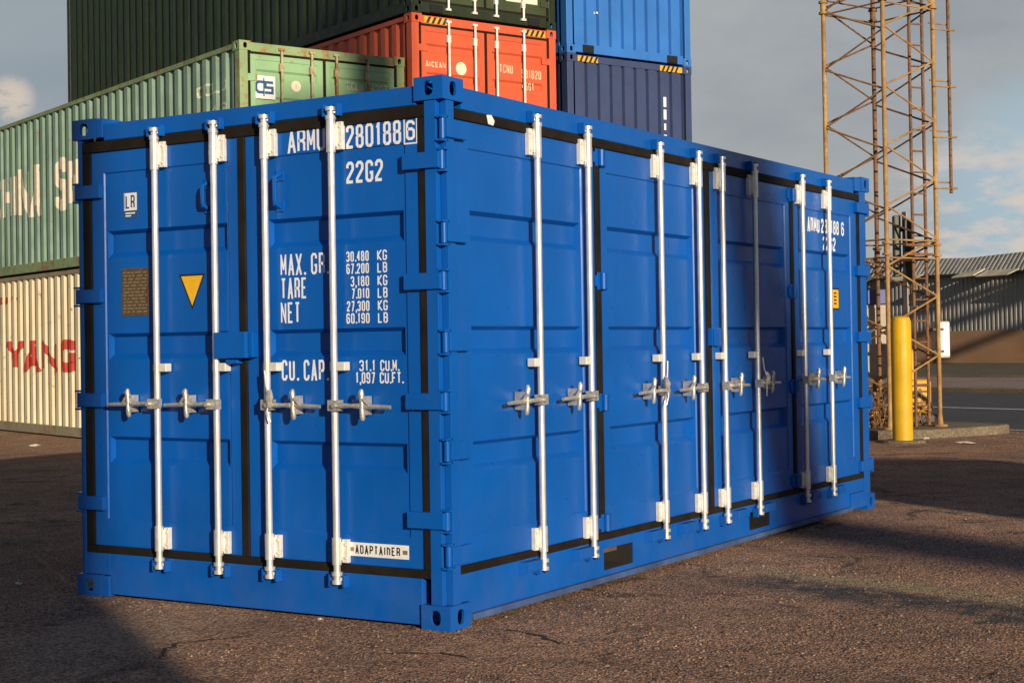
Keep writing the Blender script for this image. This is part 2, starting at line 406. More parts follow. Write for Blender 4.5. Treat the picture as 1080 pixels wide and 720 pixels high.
# raised island under the mast
pts = [(11.95, 14.0), (11.95, 8.2), (12.3, 7.62), (12.9, 7.40), (14.1, 7.28), (14.52, 7.40), (14.62, 7.8), (14.62, 14.0)]
isl = MB(); n_ = len(pts)
isl.add([grid(a, b, -.04) for a, b in pts]+[grid(a, b, .12) for a, b in pts], [tuple(range(n_))[::-1], tuple(range(n_, 2*n_))]+[(i, (i+1) % n_, n_+(i+1) % n_, n_+i) for i in range(n_)])
tagp(isl.build('traffic_island', M['concrete'], bevel=.02), kind='structure')

def crack(name, pts, w, seed):
    rnd = random.Random(seed); V = []; P = [Vector(p) for p in pts]
    C_ = []
    for a, b in zip(P, P[1:]):
        k = max(2, int((b-a).length/.045))
        for i in range(k): C_.append(a+(b-a)*(i/k)+Vector((rnd.gauss(0, .012), rnd.gauss(0, .012))))
    C_.append(P[-1])
    for i, c in enumerate(C_):
        t = (C_[min(i+1, len(C_)-1)]-C_[max(i-1, 0)]).normalized(); nn = Vector((-t.y, t.x)); ww = w*rnd.uniform(.25, 1.3)*min(1, .15+min(i, len(C_)-1-i)*.4)
        V += [(*(c+nn*ww*.5), .004), (*(c-nn*ww*.5), .004)]
    m = MB(); m.add(V, [(2*i, 2*i+1, 2*i+3, 2*i+2) for i in range(len(C_)-1)])
    return tagp(m.build(name, M['crack'], fix=False), kind='structure')

# ------------------------------------------------------------------ shared container pieces
def plate_hole(mb, P, w, h, hw, hh, thick, n=24):
    """plate with an oval hole. P(a,b,c): a across -w/2..w/2, b up 0..h, c inward depth"""
    V = []; 
    for layer in (0, thick):
        for k in range(n):
            t = 2*math.pi*k/n; c, s_ = math.cos(t), math.sin(t)
            q = max(abs(c), abs(s_)); V.append(P(c/q*w/2, h/2+s_/q*h/2, layer))
        for k in range(n):
            t = 2*math.pi*k/n; e = 2.6
            c, s_ = math.cos(t), math.sin(t); r = (abs(c)**e+abs(s_)**e)**(-1/e)
            V.append(P(c*r*hw, h/2+s_*r*hh, layer))
    F = []
    for k in range(n):
        j = (k+1) % n
        F += [(k, j, n+j, n+k), (2*n+k, 3*n+k, 3*n+j, 2*n+j), (n+k, n+j, 3*n+j, 3*n+k)]
    mb.add(V, F)
def casting(name, x0, x1, y0, y1, z0, z1, mat, parent, sx=-1, sy=-1, sz=1):
    """hollow corner block: oval holes in its three outer faces (sx, sy, sz point outwards), inner faces closed"""
    m = MB(); cx, cy = (x0+x1)/2, (y0+y1)/2; w, l, h = x1-x0, y1-y0, z1-z0; T = .014
    def face(P, ww, hh, hole, hw, hv):
        if hole: plate_hole(m, P, ww, hh, hw, hv, T)
        else: m.add([P(-ww/2, 0, 0), P(ww/2, 0, 0), P(ww/2, hh, 0), P(-ww/2, hh, 0)], [(0, 1, 2, 3)])
    face(lambda a, b, c: (cx+a, y0+c, z0+b), w, h, sy < 0, w*.16, h*.31)
    face(lambda a, b, c: (cx+a, y1-c, z0+b), w, h, sy > 0, w*.16, h*.31)
    face(lambda a, b, c: (x0+c, cy+a, z0+b), l, h, sx < 0, l*.17, h*.31)
    face(lambda a, b, c: (x1-c, cy+a, z0+b), l, h, sx > 0, l*.17, h*.31)
    face(lambda a, b, c: (cx+a, y0+b, z1-c), w, l, sz > 0, w*.2, l*.32)
    face(lambda a, b, c: (cx+a, y0+b, z0+c), w, l, sz < 0, w*.2, l*.32)
    return m.build(name, mat, parent, fix=False)

def ring(mb, o, i):   # o, i: (u0,u1,z0,z1,d)
    O = [(o[0], o[4], o[2]), (o[1], o[4], o[2]), (o[1], o[4], o[3]), (o[0], o[4], o[3])]
    I = [(i[0], i[4], i[2]), (i[1], i[4], i[2]), (i[1], i[4], i[3]), (i[0], i[4], i[3])]
    mb.add(O+I, [(0, 1, 5, 4), (1, 2, 6, 5), (2, 3, 7, 6), (3, 0, 4, 7)])
def flat(mb, u0, u1, z0, z1, d): mb.quad((u0, d, z0), (u1, d, z0), (u1, d, z1), (u0, d, z1))
def door_panel(mb, u0, u1, z0, z1, pu0, pu1, pz0, pz1, recs, df, db, depth=.042):
    mb.add([(u0, df, z0), (u1, df, z0), (u1, df, z1), (u0, df, z1), (u0, db, z0), (u1, db, z0), (u1, db, z1), (u0, db, z1)],
           [(4, 7, 6, 5), (0, 4, 5, 1), (1, 5, 6, 2), (2, 6, 7, 3), (3, 7, 4, 0)])
    e = .003
    r0 = (u0, u1, z0, z1, df); r0b = (u0+e, u1-e, z0+e, z1-e, df+e)
    ring(mb, r0, r0b)
    p0 = (pu0, pu1, pz0, pz1, df+e); ring(mb, r0b, p0)
    p1 = (pu0+.006, pu1-.006, pz0+.006, pz1-.006, df-.004); ring(mb, p0, p1)
    a0, a1, b0, b1, d = p1
    m = .012; zc = b0
    for (ra, rb) in sorted(recs):
        flat(mb, a0, a1, zc, ra, d)
        flat(mb, a0, a0+m, ra, rb, d); flat(mb, a1-m, a1, ra, rb, d)
        o = (a0+m, a1-m, ra, rb, d); i = (a0+m+.014, a1-m-.014, ra+.040, rb-.026, d-depth)
        ring(mb, o, i); flat(mb, i[0], i[1], i[2], i[3], i[4]); zc = rb
    flat(mb, a0, a1, zc, b1, d)

# ------------------------------------------------------------------ the blue side-door container
CW, CL, CH = 2.438, 6.058, 2.591
root = empty('shipping_container', (0, 0, 0), 0, 'bright blue container with white door rods on two sides, standing alone in front', 'shipping container')
FS = faceA                       # long side with four doors (y = 0)
FE = faceB_of(CW)                # end with two doors (x = 0), u = CW - y
BL = M['blue']
# corner castings, widened by blocks at the far and left corners
def cast(x0, x1, y0, y1, top):
    return casting('corner_casting', x0, x1, y0, y1, (CH-.110) if top else 0.0, CH if top else .115, BL, root, -1 if x0 < 1 else 1, -1 if y0 < 1 else 1, 1 if top else -1)
for top in (0, 1):
    cast(-.004, .176, -.004, .160, top); cast(-.004, .176, 2.262, 2.442, top)
    cast(5.882, 6.062, -.004, .160, top); cast(5.882, 6.062, 2.278, 2.442, top)
mb = MB(); mb.box(.0, .17, 2.215, 2.2615, CH-.108, CH-.003); mb.build('corner_block', BL, root, .003)
mb = MB(); mb.box(.0, .17, 2.205, 2.2615, .004, .113); mb.build('corner_block', BL, root, .003)
mb = MB(); mb.box(5.735, 5.8815, .0, .16, CH-.118, CH-.012); mb.build('corner_block', BL, root, .003)
mb = MB(); mb.box(5.52, 5.8815, -.006, .16, .035, .150); mb.build('corner_block', BL, root, .003)
# posts
ZP0, ZP1 = .115, CH-.110
mb = MB(); mb.box(.004, .10, .042, .1085, ZP0, ZP1); mb.box(.036, .10, .002, .0415, ZP0, ZP1); mb.build('corner_post', BL, root, .003)
mb = MB(); mb.box(.004, .10, 2.3785, 2.402, ZP0, ZP1); mb.box(.03, .10, 2.4025, 2.436, ZP0, ZP1); mb.build('corner_post', BL, root, .003)
mb = MB(); mb.box(5.853, 5.99, .006, .10, ZP0, ZP1); mb.box(5.9905, 6.02, .03, .10, ZP0, ZP1); mb.build('corner_post', BL, root, .003)
mb = MB(); mb.box(5.94, 6.05, 2.33, 2.43, ZP0, ZP1); mb.build('corner_post', BL, root, .003)
# header and sill of the end, rails of the long side
mb = MB(); mb.box(.010, .10, .1605, 2.2145, 2.4655, 2.556); header = mb.build('door_header', BL, root, .004)
mb = MB(); mb.box(.010, .10, .1605, 2.2045, .016, .2345); mb.box(.010, .10, 2.2046, 2.378, .117, .2345); sill = mb.build('door_sill', BL, root, .004)
mb = MB(); mb.box(.1765, 5.7345, .010, .10, 2.4505, 2.556); toprail = mb.build('top_side_rail', BL, root, .004)
# bottom rail with two fork pockets
PK = [(1.548, 1.905), (3.580, 3.935)]
mb = MB(FS)
xs = [.1765, PK[0][0], PK[0][1], PK[1][0], PK[1][1], 5.5195]
for i in range(5):
    if i in (1, 3): mb.box(xs[i], xs[i+1], -.022, -.012, .2005, .2495); mb.box(xs[i], xs[i+1], -.022, -.012, .056, .0845)
    else: mb.box(xs[i], xs[i+1], -.022, -.012, .056, .2495)
mb.box(5.52, 5.85, -.09, -.012, .152, .2495)
mb.box(.1005, .1760, -.10, -.012, .117, .2495)
botrail = mb.build('bottom_side_rail', BL, root, .002)
mb = MB(FS); mb.box(.19, 5.5195, -.08, .012, .024, .0555); mb.build('rail_flange', M['dust'], root, .004)
for a, b in PK:
    mb = MB(FS)
    mb.box(a-.02, a, -2.38, -.0225, .06, .24); mb.box(b, b+.02, -2.38, -.0225, .06, .24); mb.box(a, b, -2.38, -.0225, .205, .24); mb.box(a, b, -2.38, -.0225, .06, .0845)
    mb.box(a, b, -2.42, -2.381, .06, .24)
    mb.build('fork_pocket', M['pocket'], root)
for a, b in ((.645, .805), (1.180, 1.360), (2.045, 2.230), (2.485, 2.685), (3.285, 3.485), (3.745, 3.925), (4.61, 4.79), (5.17, 5.33)):
    mb = MB(FS); mb.add([(a, -.0125, .175), (b, -.0125, .175), (b, -.0125, .242), (a, -.0125, .242), (a+.012, .040, .190), (b-.012, .040, .190), (b-.012, .040, .242), (a+.012, .040, .242)],
                        [(0, 1, 2, 3), (4, 5, 6, 7), (0, 1, 5, 4), (1, 2, 6, 5), (2, 3, 7, 6), (3, 0, 4, 7)])
    mb.build('door_stop', BL, root, .002)
# hidden far walls, roof, floor
def corrug(L, period=.278, depth=.036, start=.05, end=.05):
    out = [(0, 0)]; n = max(1, int((L-start-end)/period)); p = (L-start-end)/n; u = start
    for i in range(n):
        out += [(u, 0), (u+p*.38, 0), (u+p*.57, -depth), (u+p*.80, -depth)]; u += p
    out += [(L-end, 0), (L, 0)]
    res = [out[0]]
    for o in out[1:]:
        if o[0]-res[-1][0] > 1e-4: res.append(o)
    return res
def grooved(L, period=.235, depth=.046):
    n = max(1, round(L/period)); p = L/n; out = [(0, 0)]
    for i in range(n):
        u = i*p
        if i: out += [(u, 0)]
        out += [(u+p*.72, 0), (u+p*.78, -depth), (u+p*.93, -depth)]
    return out+[(L, 0)]
def corr_panel(mb, prof, u0, z0, z1, d0):
    V = []
    for u, d in prof: V += [(u0+u, d0+d, z0), (u0+u, d0+d, z1)]
    mb.add(V, [(2*i, 2*i+2, 2*i+3, 2*i+1) for i in range(len(prof)-1)])
mb = MB(lambda u, d, z: (u, CW-.02+d, z)); corr_panel(mb, corrug(CL-.3), .15, .1, 2.5, 0); mb.build('side_wall', BL, root, fix=False)
mb = MB(lambda u, d, z: (CL-.03+d, u, z)); corr_panel(mb, corrug(CW-.2), .1, .1, 2.5, 0); mb.build('end_wall', BL, root, fix=False)
mb = MB(lambda u, d, z: (u, z, 2.545+d)); corr_panel(mb, corrug(CL-.2, .21, .02), .1, .02, CW-.02, 0); mb.build('roof_panel', BL, root, fix=False)
mb = MB(); mb.box(.12, 6.0, .12, 2.3, .15, .26); mb.build('floor_panel', M['plywood'], root)
for lx in ((.18, 5.88),):
    mb = MB(); mb.box(*lx, 2.36, 2.43, 2.47, 2.55); mb.build('top_side_rail', BL, root, .003)
    mb = MB(); mb.box(*lx, 2.36, 2.43, .02, .2); mb.build('bottom_side_rail', BL, root, .003)
mb = MB(); mb.box(5.95, 6.05, .16, 2.28, 2.47, 2.55); mb.build('end_header', BL, root, .003)
mb = MB(); mb.box(5.95, 6.05, .16, 2.28, .02, .2); mb.build('end_sill', BL, root, .003)
# gaskets round the openings
def gasket(F, parent, us, z0a, z0, z1, z1a, d0=-.05, d1=-.006):
    mb = MB(F); a, b = us[0][0], us[-1][1]
    mb.box(a, b, d0, d1, z0a, z0); mb.box(a, b, d0, d1, z1, z1a)
    for p, q in us: mb.box(p, q, d0, d1-.002, z0+.0005, z1-.0005)
    return mb.build('door_gasket', M['rubber'], parent, .004)
yu = lambda y: CW-y
gasket(FE, root, [(yu(2.378), yu(2.319)), (yu(1.265), yu(1.221)), (yu(.148), yu(.109))], .235, .275, 2.405, 2.465)
gasket(FS, root, [(.047, .103), (1.507, 1.567), (2.955, 3.027), (4.399, 4.454), (5.800, 5.852)], .25, .288, 2.400, 2.450)
mb = MB(); mb.box(.06, .09, .11, 2.37, .24, 2.46); mb.box(.1, 5.85, .06, .09, .25, 2.45); mb.build('door_backing', M['hole'], root)

RECS = [(.722, .866), (1.280, 1.420), (1.828, 1.975)]
def lock_rod(F, door, u, bs, hd, keep_top, keep_bot, d=.022, ztop=2.49, zbot=.188, hand_z=1.047, tie=False):
    """one locking rod: bs side of its guide brackets, hd side its handle points to"""
    r = .0172
    mb = MB(F); mb.cyl((u, d, zbot), (u, d, ztop), r, 14)
    mb.cyl((u, d, 2.275), (u, d, 2.435), r+.0065, 14); mb.cyl((u, d, .275), (u, d, .405), r+.0065, 14)
    for z0, z1 in ((ztop-.055, ztop-.035), (ztop-.012, ztop+.006), (zbot-.006, zbot+.012), (zbot+.034, zbot+.052)):
        mb.cyl((u, d, z0), (u, d, z1), r+.010, 12)
    for zc in (ztop-.014, zbot+.014):            # cam claws
        mb.box(u-.014, u+.014, -.006, d+.0, zc-.018, zc+.018); mb.box(u-.034, u+.034, .002, .016, zc-.008, zc+.012)
    mb.build('locking_rod', M['zinc'], door, smooth=True)
    for z0, z1, wd in ((2.288, 2.424, .058), (.284, .398, .056)):
        mb = MB(F); a, b = sorted((u+bs*(r+.004), u+bs*wd)); mb.box(a, b, -.0165, .010, z0, z1); a2, b2 = sorted((u-bs*.012, u+bs*(r+.014))); mb.box(a2, b2, -.0165, .024, z0+.012, z1-.012)
        c = (a+b)/2
        for zz in (z0+.025, z1-.025): mb.cyl((c+bs*.006, .010, zz), (c+bs*.006, .016, zz), .008, 8)
        mb.build('rod_bracket', M['zinc_plate'], door, .003)
    mb = MB(F); a, b = sorted((u-bs*.022, u+bs*.068)); mb.box(a, b, -.0165, .030, 1.214, 1.257); mb.build('handle_retainer', M['zinc_plate'], door, .004)
    # handle: hub, flattened lever, catch lugs
    mb = MB(F); z = hand_z
    a, b = sorted((u-hd*.020, u+hd*.044)); mb.box(a, b, .010, .054, z-.026, z+.026)
    mb.cyl((u+hd*.03, .075, z), (u+hd*.03, .0, z), .012, 10)
    pts = [(u+hd*.040, .050, z), (u+hd*.12, .046, z-.001), (u+hd*.17, .044, z-.002)]; mb.tube(pts, [.014, .010, .015], 10)
    a, b = sorted((u+hd*.17, u+hd*.335)); mb.tube([(u+hd*.16, .044, z-.002), (u+hd*.25, .042, z-.004), (u+hd*.345, .040, z-.007)], [.0145, .0115, .0095], 8)
    hu = u+hd*.185
    mb.tube([(hu, .052, z+.078), (hu, .056, z+.062), (hu, .050, z+.02), (hu, .050, z-.02), (hu, .046, z-.055), (hu, .044, z-.070)], [.008, .015, .012, .012, .014, .009], 10)
    mb.box(hu-.010, hu+.010, -.0165, .040, z-.045, z+.045)
    mb.tube([(hu-hd*.02, .05, z+.045), (hu+hd*.012, .056, z+.030), (hu+hd*.045, .05, z)], [.006, .009, .006], 8)
    mb.build('door_handle', M['zinc_cast'], door, smooth=True)
    if tie:
        mb = MB(F); mb.tube([(u+hd*.01, .055, z+.17), (u+hd*.02, .058, z+.10), (u+hd*.05, .066, z+.04), (u+hd*.035, .07, z-.03), (u+hd*.05, .062, z-.085)], .0045, 6); mb.build('seal_cord', M['zinc'], door, smooth=True)
        mb = MB(F); mb.tube([(u+hd*.05, .064, z+.075), (u+hd*.055, .072, z+.04), (u+hd*.05, .070, z-.01)], [.010, .020, .012], 8); mb.build('seal_lock', M['zinc_cast'], door, smooth=True)
    for nm, zc, par, base in (('cam_keeper', ztop-.008, keep_top, -.0095), ('cam_keeper', zbot+.008, keep_bot, -.0115)):
        mb = MB(F)
        for sgn in (-1, 1):
            a, b = sorted((u+sgn*.0345, u+sgn*.050)); mb.prism([(a, zc-.030), (b, zc-.030), (b, zc+.030), (a, zc+.030)], base, .030)
        mb.box(u-.0345, u+.0345, base, .001, zc-.026, zc+.026)
        mb.build(nm, BL, par, .003)

# --- end doors
def end_door(y0, y1, py0, py1, label=None):
    d = MB(FE); door_panel(d, yu(y1), yu(y0), .2755, 2.4045, yu(py1), yu(py0), .42, 2.292, RECS, -.020, -.055)
    return d.build('door', BL, root)
doorL = end_door(1.2655, 2.3185, 1.335, 2.225); doorR = end_door(.1485, 1.2205, .228, 1.095)
for y, dr, hd, tie in ((1.812, doorL, -1, 0), (1.400, doorL, -1, 0), (1.062, doorR, 1, 1), (.640, doorR, 1, 0)):
    lock_rod(FE, dr, yu(y), 1, hd, header, sill, tie=tie)
def hinge(F, parent, u_pin, u_blade, zc, h=.076, d=.006, d_pin=.0, post=True, r=.0165):
    mb = MB(F); a, b = sorted((u_pin, u_blade)); mb.box(a, b, -.019, d+.006, zc-h/2, zc+h/2)
    mb.build('door_hinge', BL, parent, .004)
    mb = MB(F); mb.cyl((u_pin, d_pin, zc-h/2-.004), (u_pin, d_pin, zc+h/2+.004), r, 14)
    for s in (-1, 1):
        zz = zc+s*(h/2+.012); k = .026
        mb.box(u_pin-k, u_pin+k, -.035, d_pin+.014, zz-.005, zz+.005)
    mb.build('hinge_pin', BL, parent, smooth=True)
for z in (2.198, 1.631, 1.067, .510):
    hinge(FE, doorR, yu(.020), yu(.230), z, .078, .006, -.016)
    hinge(FE, doorL, yu(2.420), yu(2.232), z-.006, .074, .006, -.010)
# --- side doors
def side_door(x0, x1, px0, px1):
    d = MB(FS); door_panel(d, x0, x1, .2885, 2.3995, px0, px1, .424, 2.272, RECS, -.020, -.055); return d.build('door', BL, root)
SD = [side_door(.1035, 1.5065, .240, 1.368), side_door(1.5675, 2.9545, 1.650, 2.800), side_door(3.0275, 4.3985, 3.165, 4.315), side_door(4.4545, 5.7995, 4.565, 5.665)]
for x, i, hd, tie in ((.833, 0, -1, 0), (1.374, 0, -1, 0), (2.260, 1, -1, 1), (2.800, 1, -1, 0), (3.153, 2, 1, 0), (3.684, 2, 1, 1), (4.552, 3, 1, 0), (5.086, 3, 1, 0)):
    lock_rod(FS, SD[i], x, -1, hd, toprail, botrail, tie=tie)
for z in (2.344, 1.855, 1.344, .835, .345):
    hinge(FS, SD[0], .020, .186, z, .086, .006, -.016)
    hinge(FS, SD[3], 6.020, 5.745, z, .078, .010, -.006)
def fold_hinge(x, door, z):
    mb = MB(FS); mb.box(x-.030, x+.085, -.019, -.004, z-.048, z+.048); mb.box(x-.055, x-.0305, -.019, -.004, z-.03, z+.03)
    mb.cyl((x+.012, .006, z-.046), (x+.012, .006, z+.046), .017, 12); mb.box(x+.05, x+.058, -.0035, .014, z-.045, z+.045)
    mb.build('fold_hinge', BL, door, .003)
for z in (2.345, 1.668, 1.004, .345):
    fold_hinge(1.545, SD[0], z); fold_hinge(4.40, SD[3], z)
mb = MB(FS); mb.box(2.965, 3.105, -.019, .022, 1.300, 1.410); mb.box(2.975, 2.985, .0225, .03, 1.305, 1.405); mb.build('lock_cover', BL, SD[1], .004)
# --- lock box, grab handles, plates and labels of the end
mb = MB(FE); mb.box(yu(1.388), yu(1.178), -.019, .052, 1.280, 1.414); mb.box(yu(1.1775), yu(1.148), -.019, .030, 1.284, 1.410); mb.box(yu(1.33), yu(1.25), -.019, .03, 1.252, 1.2795)
mb.build('lock_box', BL, doorL, .005)
def grab(door, y, z0, z1):
    u = yu(y); mb = MB(FE)
    mb.tube([(u, -.022, z0), (u, .022, z0+.02), (u, .026, z0+.045), (u, .026, z1-.045), (u, .022, z1-.02), (u, -.022, z1)], .011, 8)
    mb.box(u-.022, u+.022, -.0235, -.015, z0-.02, z0+.035); mb.box(u-.022, u+.022, -.0235, -.015, z1-.035, z1+.02)
    mb.build('grab_handle', BL, door, smooth=True)
grab(doorR, .995, 2.030, 2.200); grab(doorL, 1.475, 2.050, 2.190)
DT = -.0228      # lettering height above the recessed door sheet (the sheet is at -.024)
DF = -.0162      # lettering height above the flat border (-.017)
mb = MB(FE); mb.box(yu(2.105), yu(1.908), -.0238, -.0215, 1.512, 1.768)
mb.cur = 1
rr = random.Random(4)
for k in range(13):
    z = 1.745-k*.0175; a = yu(2.092)
    while a < yu(1.925):
        w = rr.uniform(.012, .045); b = min(a+w, yu(1.920)); mb.box(a, b, -.0214, -.0211, z-.0035, z+.0035); a = b+rr.uniform(.006, .02)
mb.build('data_plate', [M['plate'], M['plate_edge']], doorL)
mb = MB(FE); mb.box(yu(2.088), yu(1.978), -.0238, -.0226, 2.036, 2.180); mb.cur = 1
mb.box(yu(2.080), yu(1.986), -.0225, -.0222, 2.078, 2.172); mb.box(yu(2.07), yu(2.00), -.0225, -.0222, 2.060, 2.067); mb.box(yu(2.07), yu(2.03), -.0225, -.0222, 2.046, 2.053)
mb.cur = 2; letters(mb, 'LR', yu(2.068), 2.088, .072, .068, .010, -.0218, .2); mb.box(yu(2.076), yu(2.072), -.0221, -.0219, 2.083, 2.167)
mb.build('class_label', [M['blue_logo'], M['label_white'], M['blue_logo']], doorL)
def tri(mb, uc, zt, w, h, d0, d1): mb.prism([(uc-w/2, zt), (uc, zt-h), (uc+w/2, zt)], d0, d1)
mb = MB(FE); tri(mb, yu(1.599), 1.722, .182, .186, -.0238, -.0228); mb.cur = 1; tri(mb, yu(1.599), 1.711, .150, .155, -.0227, -.0222)
mb.build('warning_triangle', [M['black_text'], M['yellow_label']], doorL)
mb = MB(FE); mb.box(yu(.600), yu(.240), DF-.0008, DF+.0010, .318, .384); mb.cur = 1
letters(mb, 'ADAPTAInER', yu(.555), .330, .042, .265, .0068, DF+.0016, .36)
mb.cur = 2
for a in (.592, .275): mb.box(yu(a), yu(a-.028), DF+.0011, DF+.0014, .340, .360)
mb.build('maker_plate', [M['label_white'], M['black_text'], M['plate_edge']], doorR)
def etext(s, y0, y1, z0, z1, t, d=DT, gapf=.3):
    mb = MB(FE); letters(mb, s, yu(y0), z0, z1-z0, y0-y1, t, d, gapf); mb.build('lettering', M['white_text'], doorR, fix=False)
etext('ARMU', .941, .706, 2.297, 2.412, .0142, DF, .20)
etext('280188', .576, .249, 2.290, 2.405, .0146, DF, .24)
mb = MB(FE); letters(mb, '6', yu(.221), 2.303, .094, .052, .0135, DF)
a, b = yu(.234), yu(.155)
for q in ((a, b, 2.284, 2.291), (a, b, 2.405, 2.412), (a, a+.007, 2.2915, 2.4045), (b-.007, b, 2.2915, 2.4045)): mb.box(q[0], q[1], DF-.0004, DF, q[2], q[3])
mb.build('lettering', M['white_text'], doorR, fix=False)
etext('22G2', .583, .363, 2.122, 2.228, .0146, DT, .24)
etext('MAX. GR.', 1.003, .700, 1.690, 1.795, .0112, DT, .30)
etext('TARE', 1.003, .838, 1.573, 1.677, .0112, DT, .28)
etext('NET', 1.005, .882, 1.452, 1.556, .0112, DT, .28)
for s, y0, y1, zz in (('30.480', .591, .455, 1.742), ('67.200', .591, .455, 1.683), ('3,180', .566, .455, 1.621), ('7.010', .562, .455, 1.562), ('27,300', .591, .455, 1.501), ('60.190', .595, .455, 1.442)):
    etext(s, y0, y1, zz, zz+.050, .0072, DT, .26)
    etext('KG' if zz in (1.742, 1.621, 1.501) else 'LB', .405, .347, zz, zz+.050, .0072, DT, .3)
etext('CU. CAP.', 1.005, .712, 1.166, 1.268, .0118, DT, .30)
etext('31.1', .521, .425, 1.211, 1.264, .0076, DT, .26); etext('CU.M.', .396, .286, 1.211, 1.264, .0076, DT, .2)
etext('1,097', .544, .428, 1.152, 1.206, .0076, DT, .26); etext('CU.FT.', .400, .262, 1.152, 1.206, .0076, DT, .2)
# side lettering and label
def stext(s, x0, x1, z0, z1, t, d=DT, gapf=.25):
    mb = MB(FS); letters(mb, s, x0, z0, z1-z0, x1-x0, t, d, gapf); mb.build('lettering', M['white_text'], SD[3], fix=False)
stext('ARMU', 4.765, 5.010, 2.110, 2.215, .019); stext('280188', 5.045, 5.420, 2.112, 2.217, .018); stext('6', 5.475, 5.535, 2.112, 2.217, .018); stext('22G2', 5.075, 5.345, 1.988, 2.090, .018)
mb = MB(FS); mb.box(5.235, 5.400, -.0238, -.0226, 1.550, 1.712); mb.cur = 1; mb.box(5.247, 5.388, -.0225, -.0222, 1.562, 1.700); mb.cur = 0
for k in range(4): mb.box(5.285, 5.345, -.0221, -.0219, 1.59+k*.026, 1.602+k*.026)
mb.build('yellow_label', [M['black_text'], M['yellow_label']], SD[3])
mb = MB(FS); mb.prism([(.395, 2.448), (.44, 2.452), (.468, 2.425), (.455, 2.402), (.41, 2.405)], -.0058, -.004); mb.build('paper_sticker', M['label_white'], root)

# ------------------------------------------------------------------ stacked containers behind
def slice_letters(mbs, prof, F, name, mat, parent, base_d):
    """wrap flat letters (u,d,z) over a corrugated profile by slicing them at its folds"""
    me = bpy.data.meshes.new(name); me.from_pydata([(v[0], v[1], v[2]) for v in mbs.v], [], mbs.f)
    bm = bmesh.new(); bm.from_mesh(me)
    for u, _ in prof:
        bmesh.ops.bisect_plane(bm, geom=bm.verts[:]+bm.edges[:]+bm.faces[:], plane_co=(u, 0, 0), plane_no=(1, 0, 0))
    def dep(u):
        for (a, da), (b, db) in zip(prof, prof[1:]):
            if a <= u <= b: return da+(db-da)*(u-a)/(b-a)
        return 0
    for v in bm.verts:
        u, d, z = v.co; v.co = Vector(F(u, base_d+dep(u)+d, z))
    bm.to_mesh(me); bm.free(); me.materials.append(mat)
    o = bpy.data.objects.new(name, me); COL.objects.link(o); o.parent = parent; return o

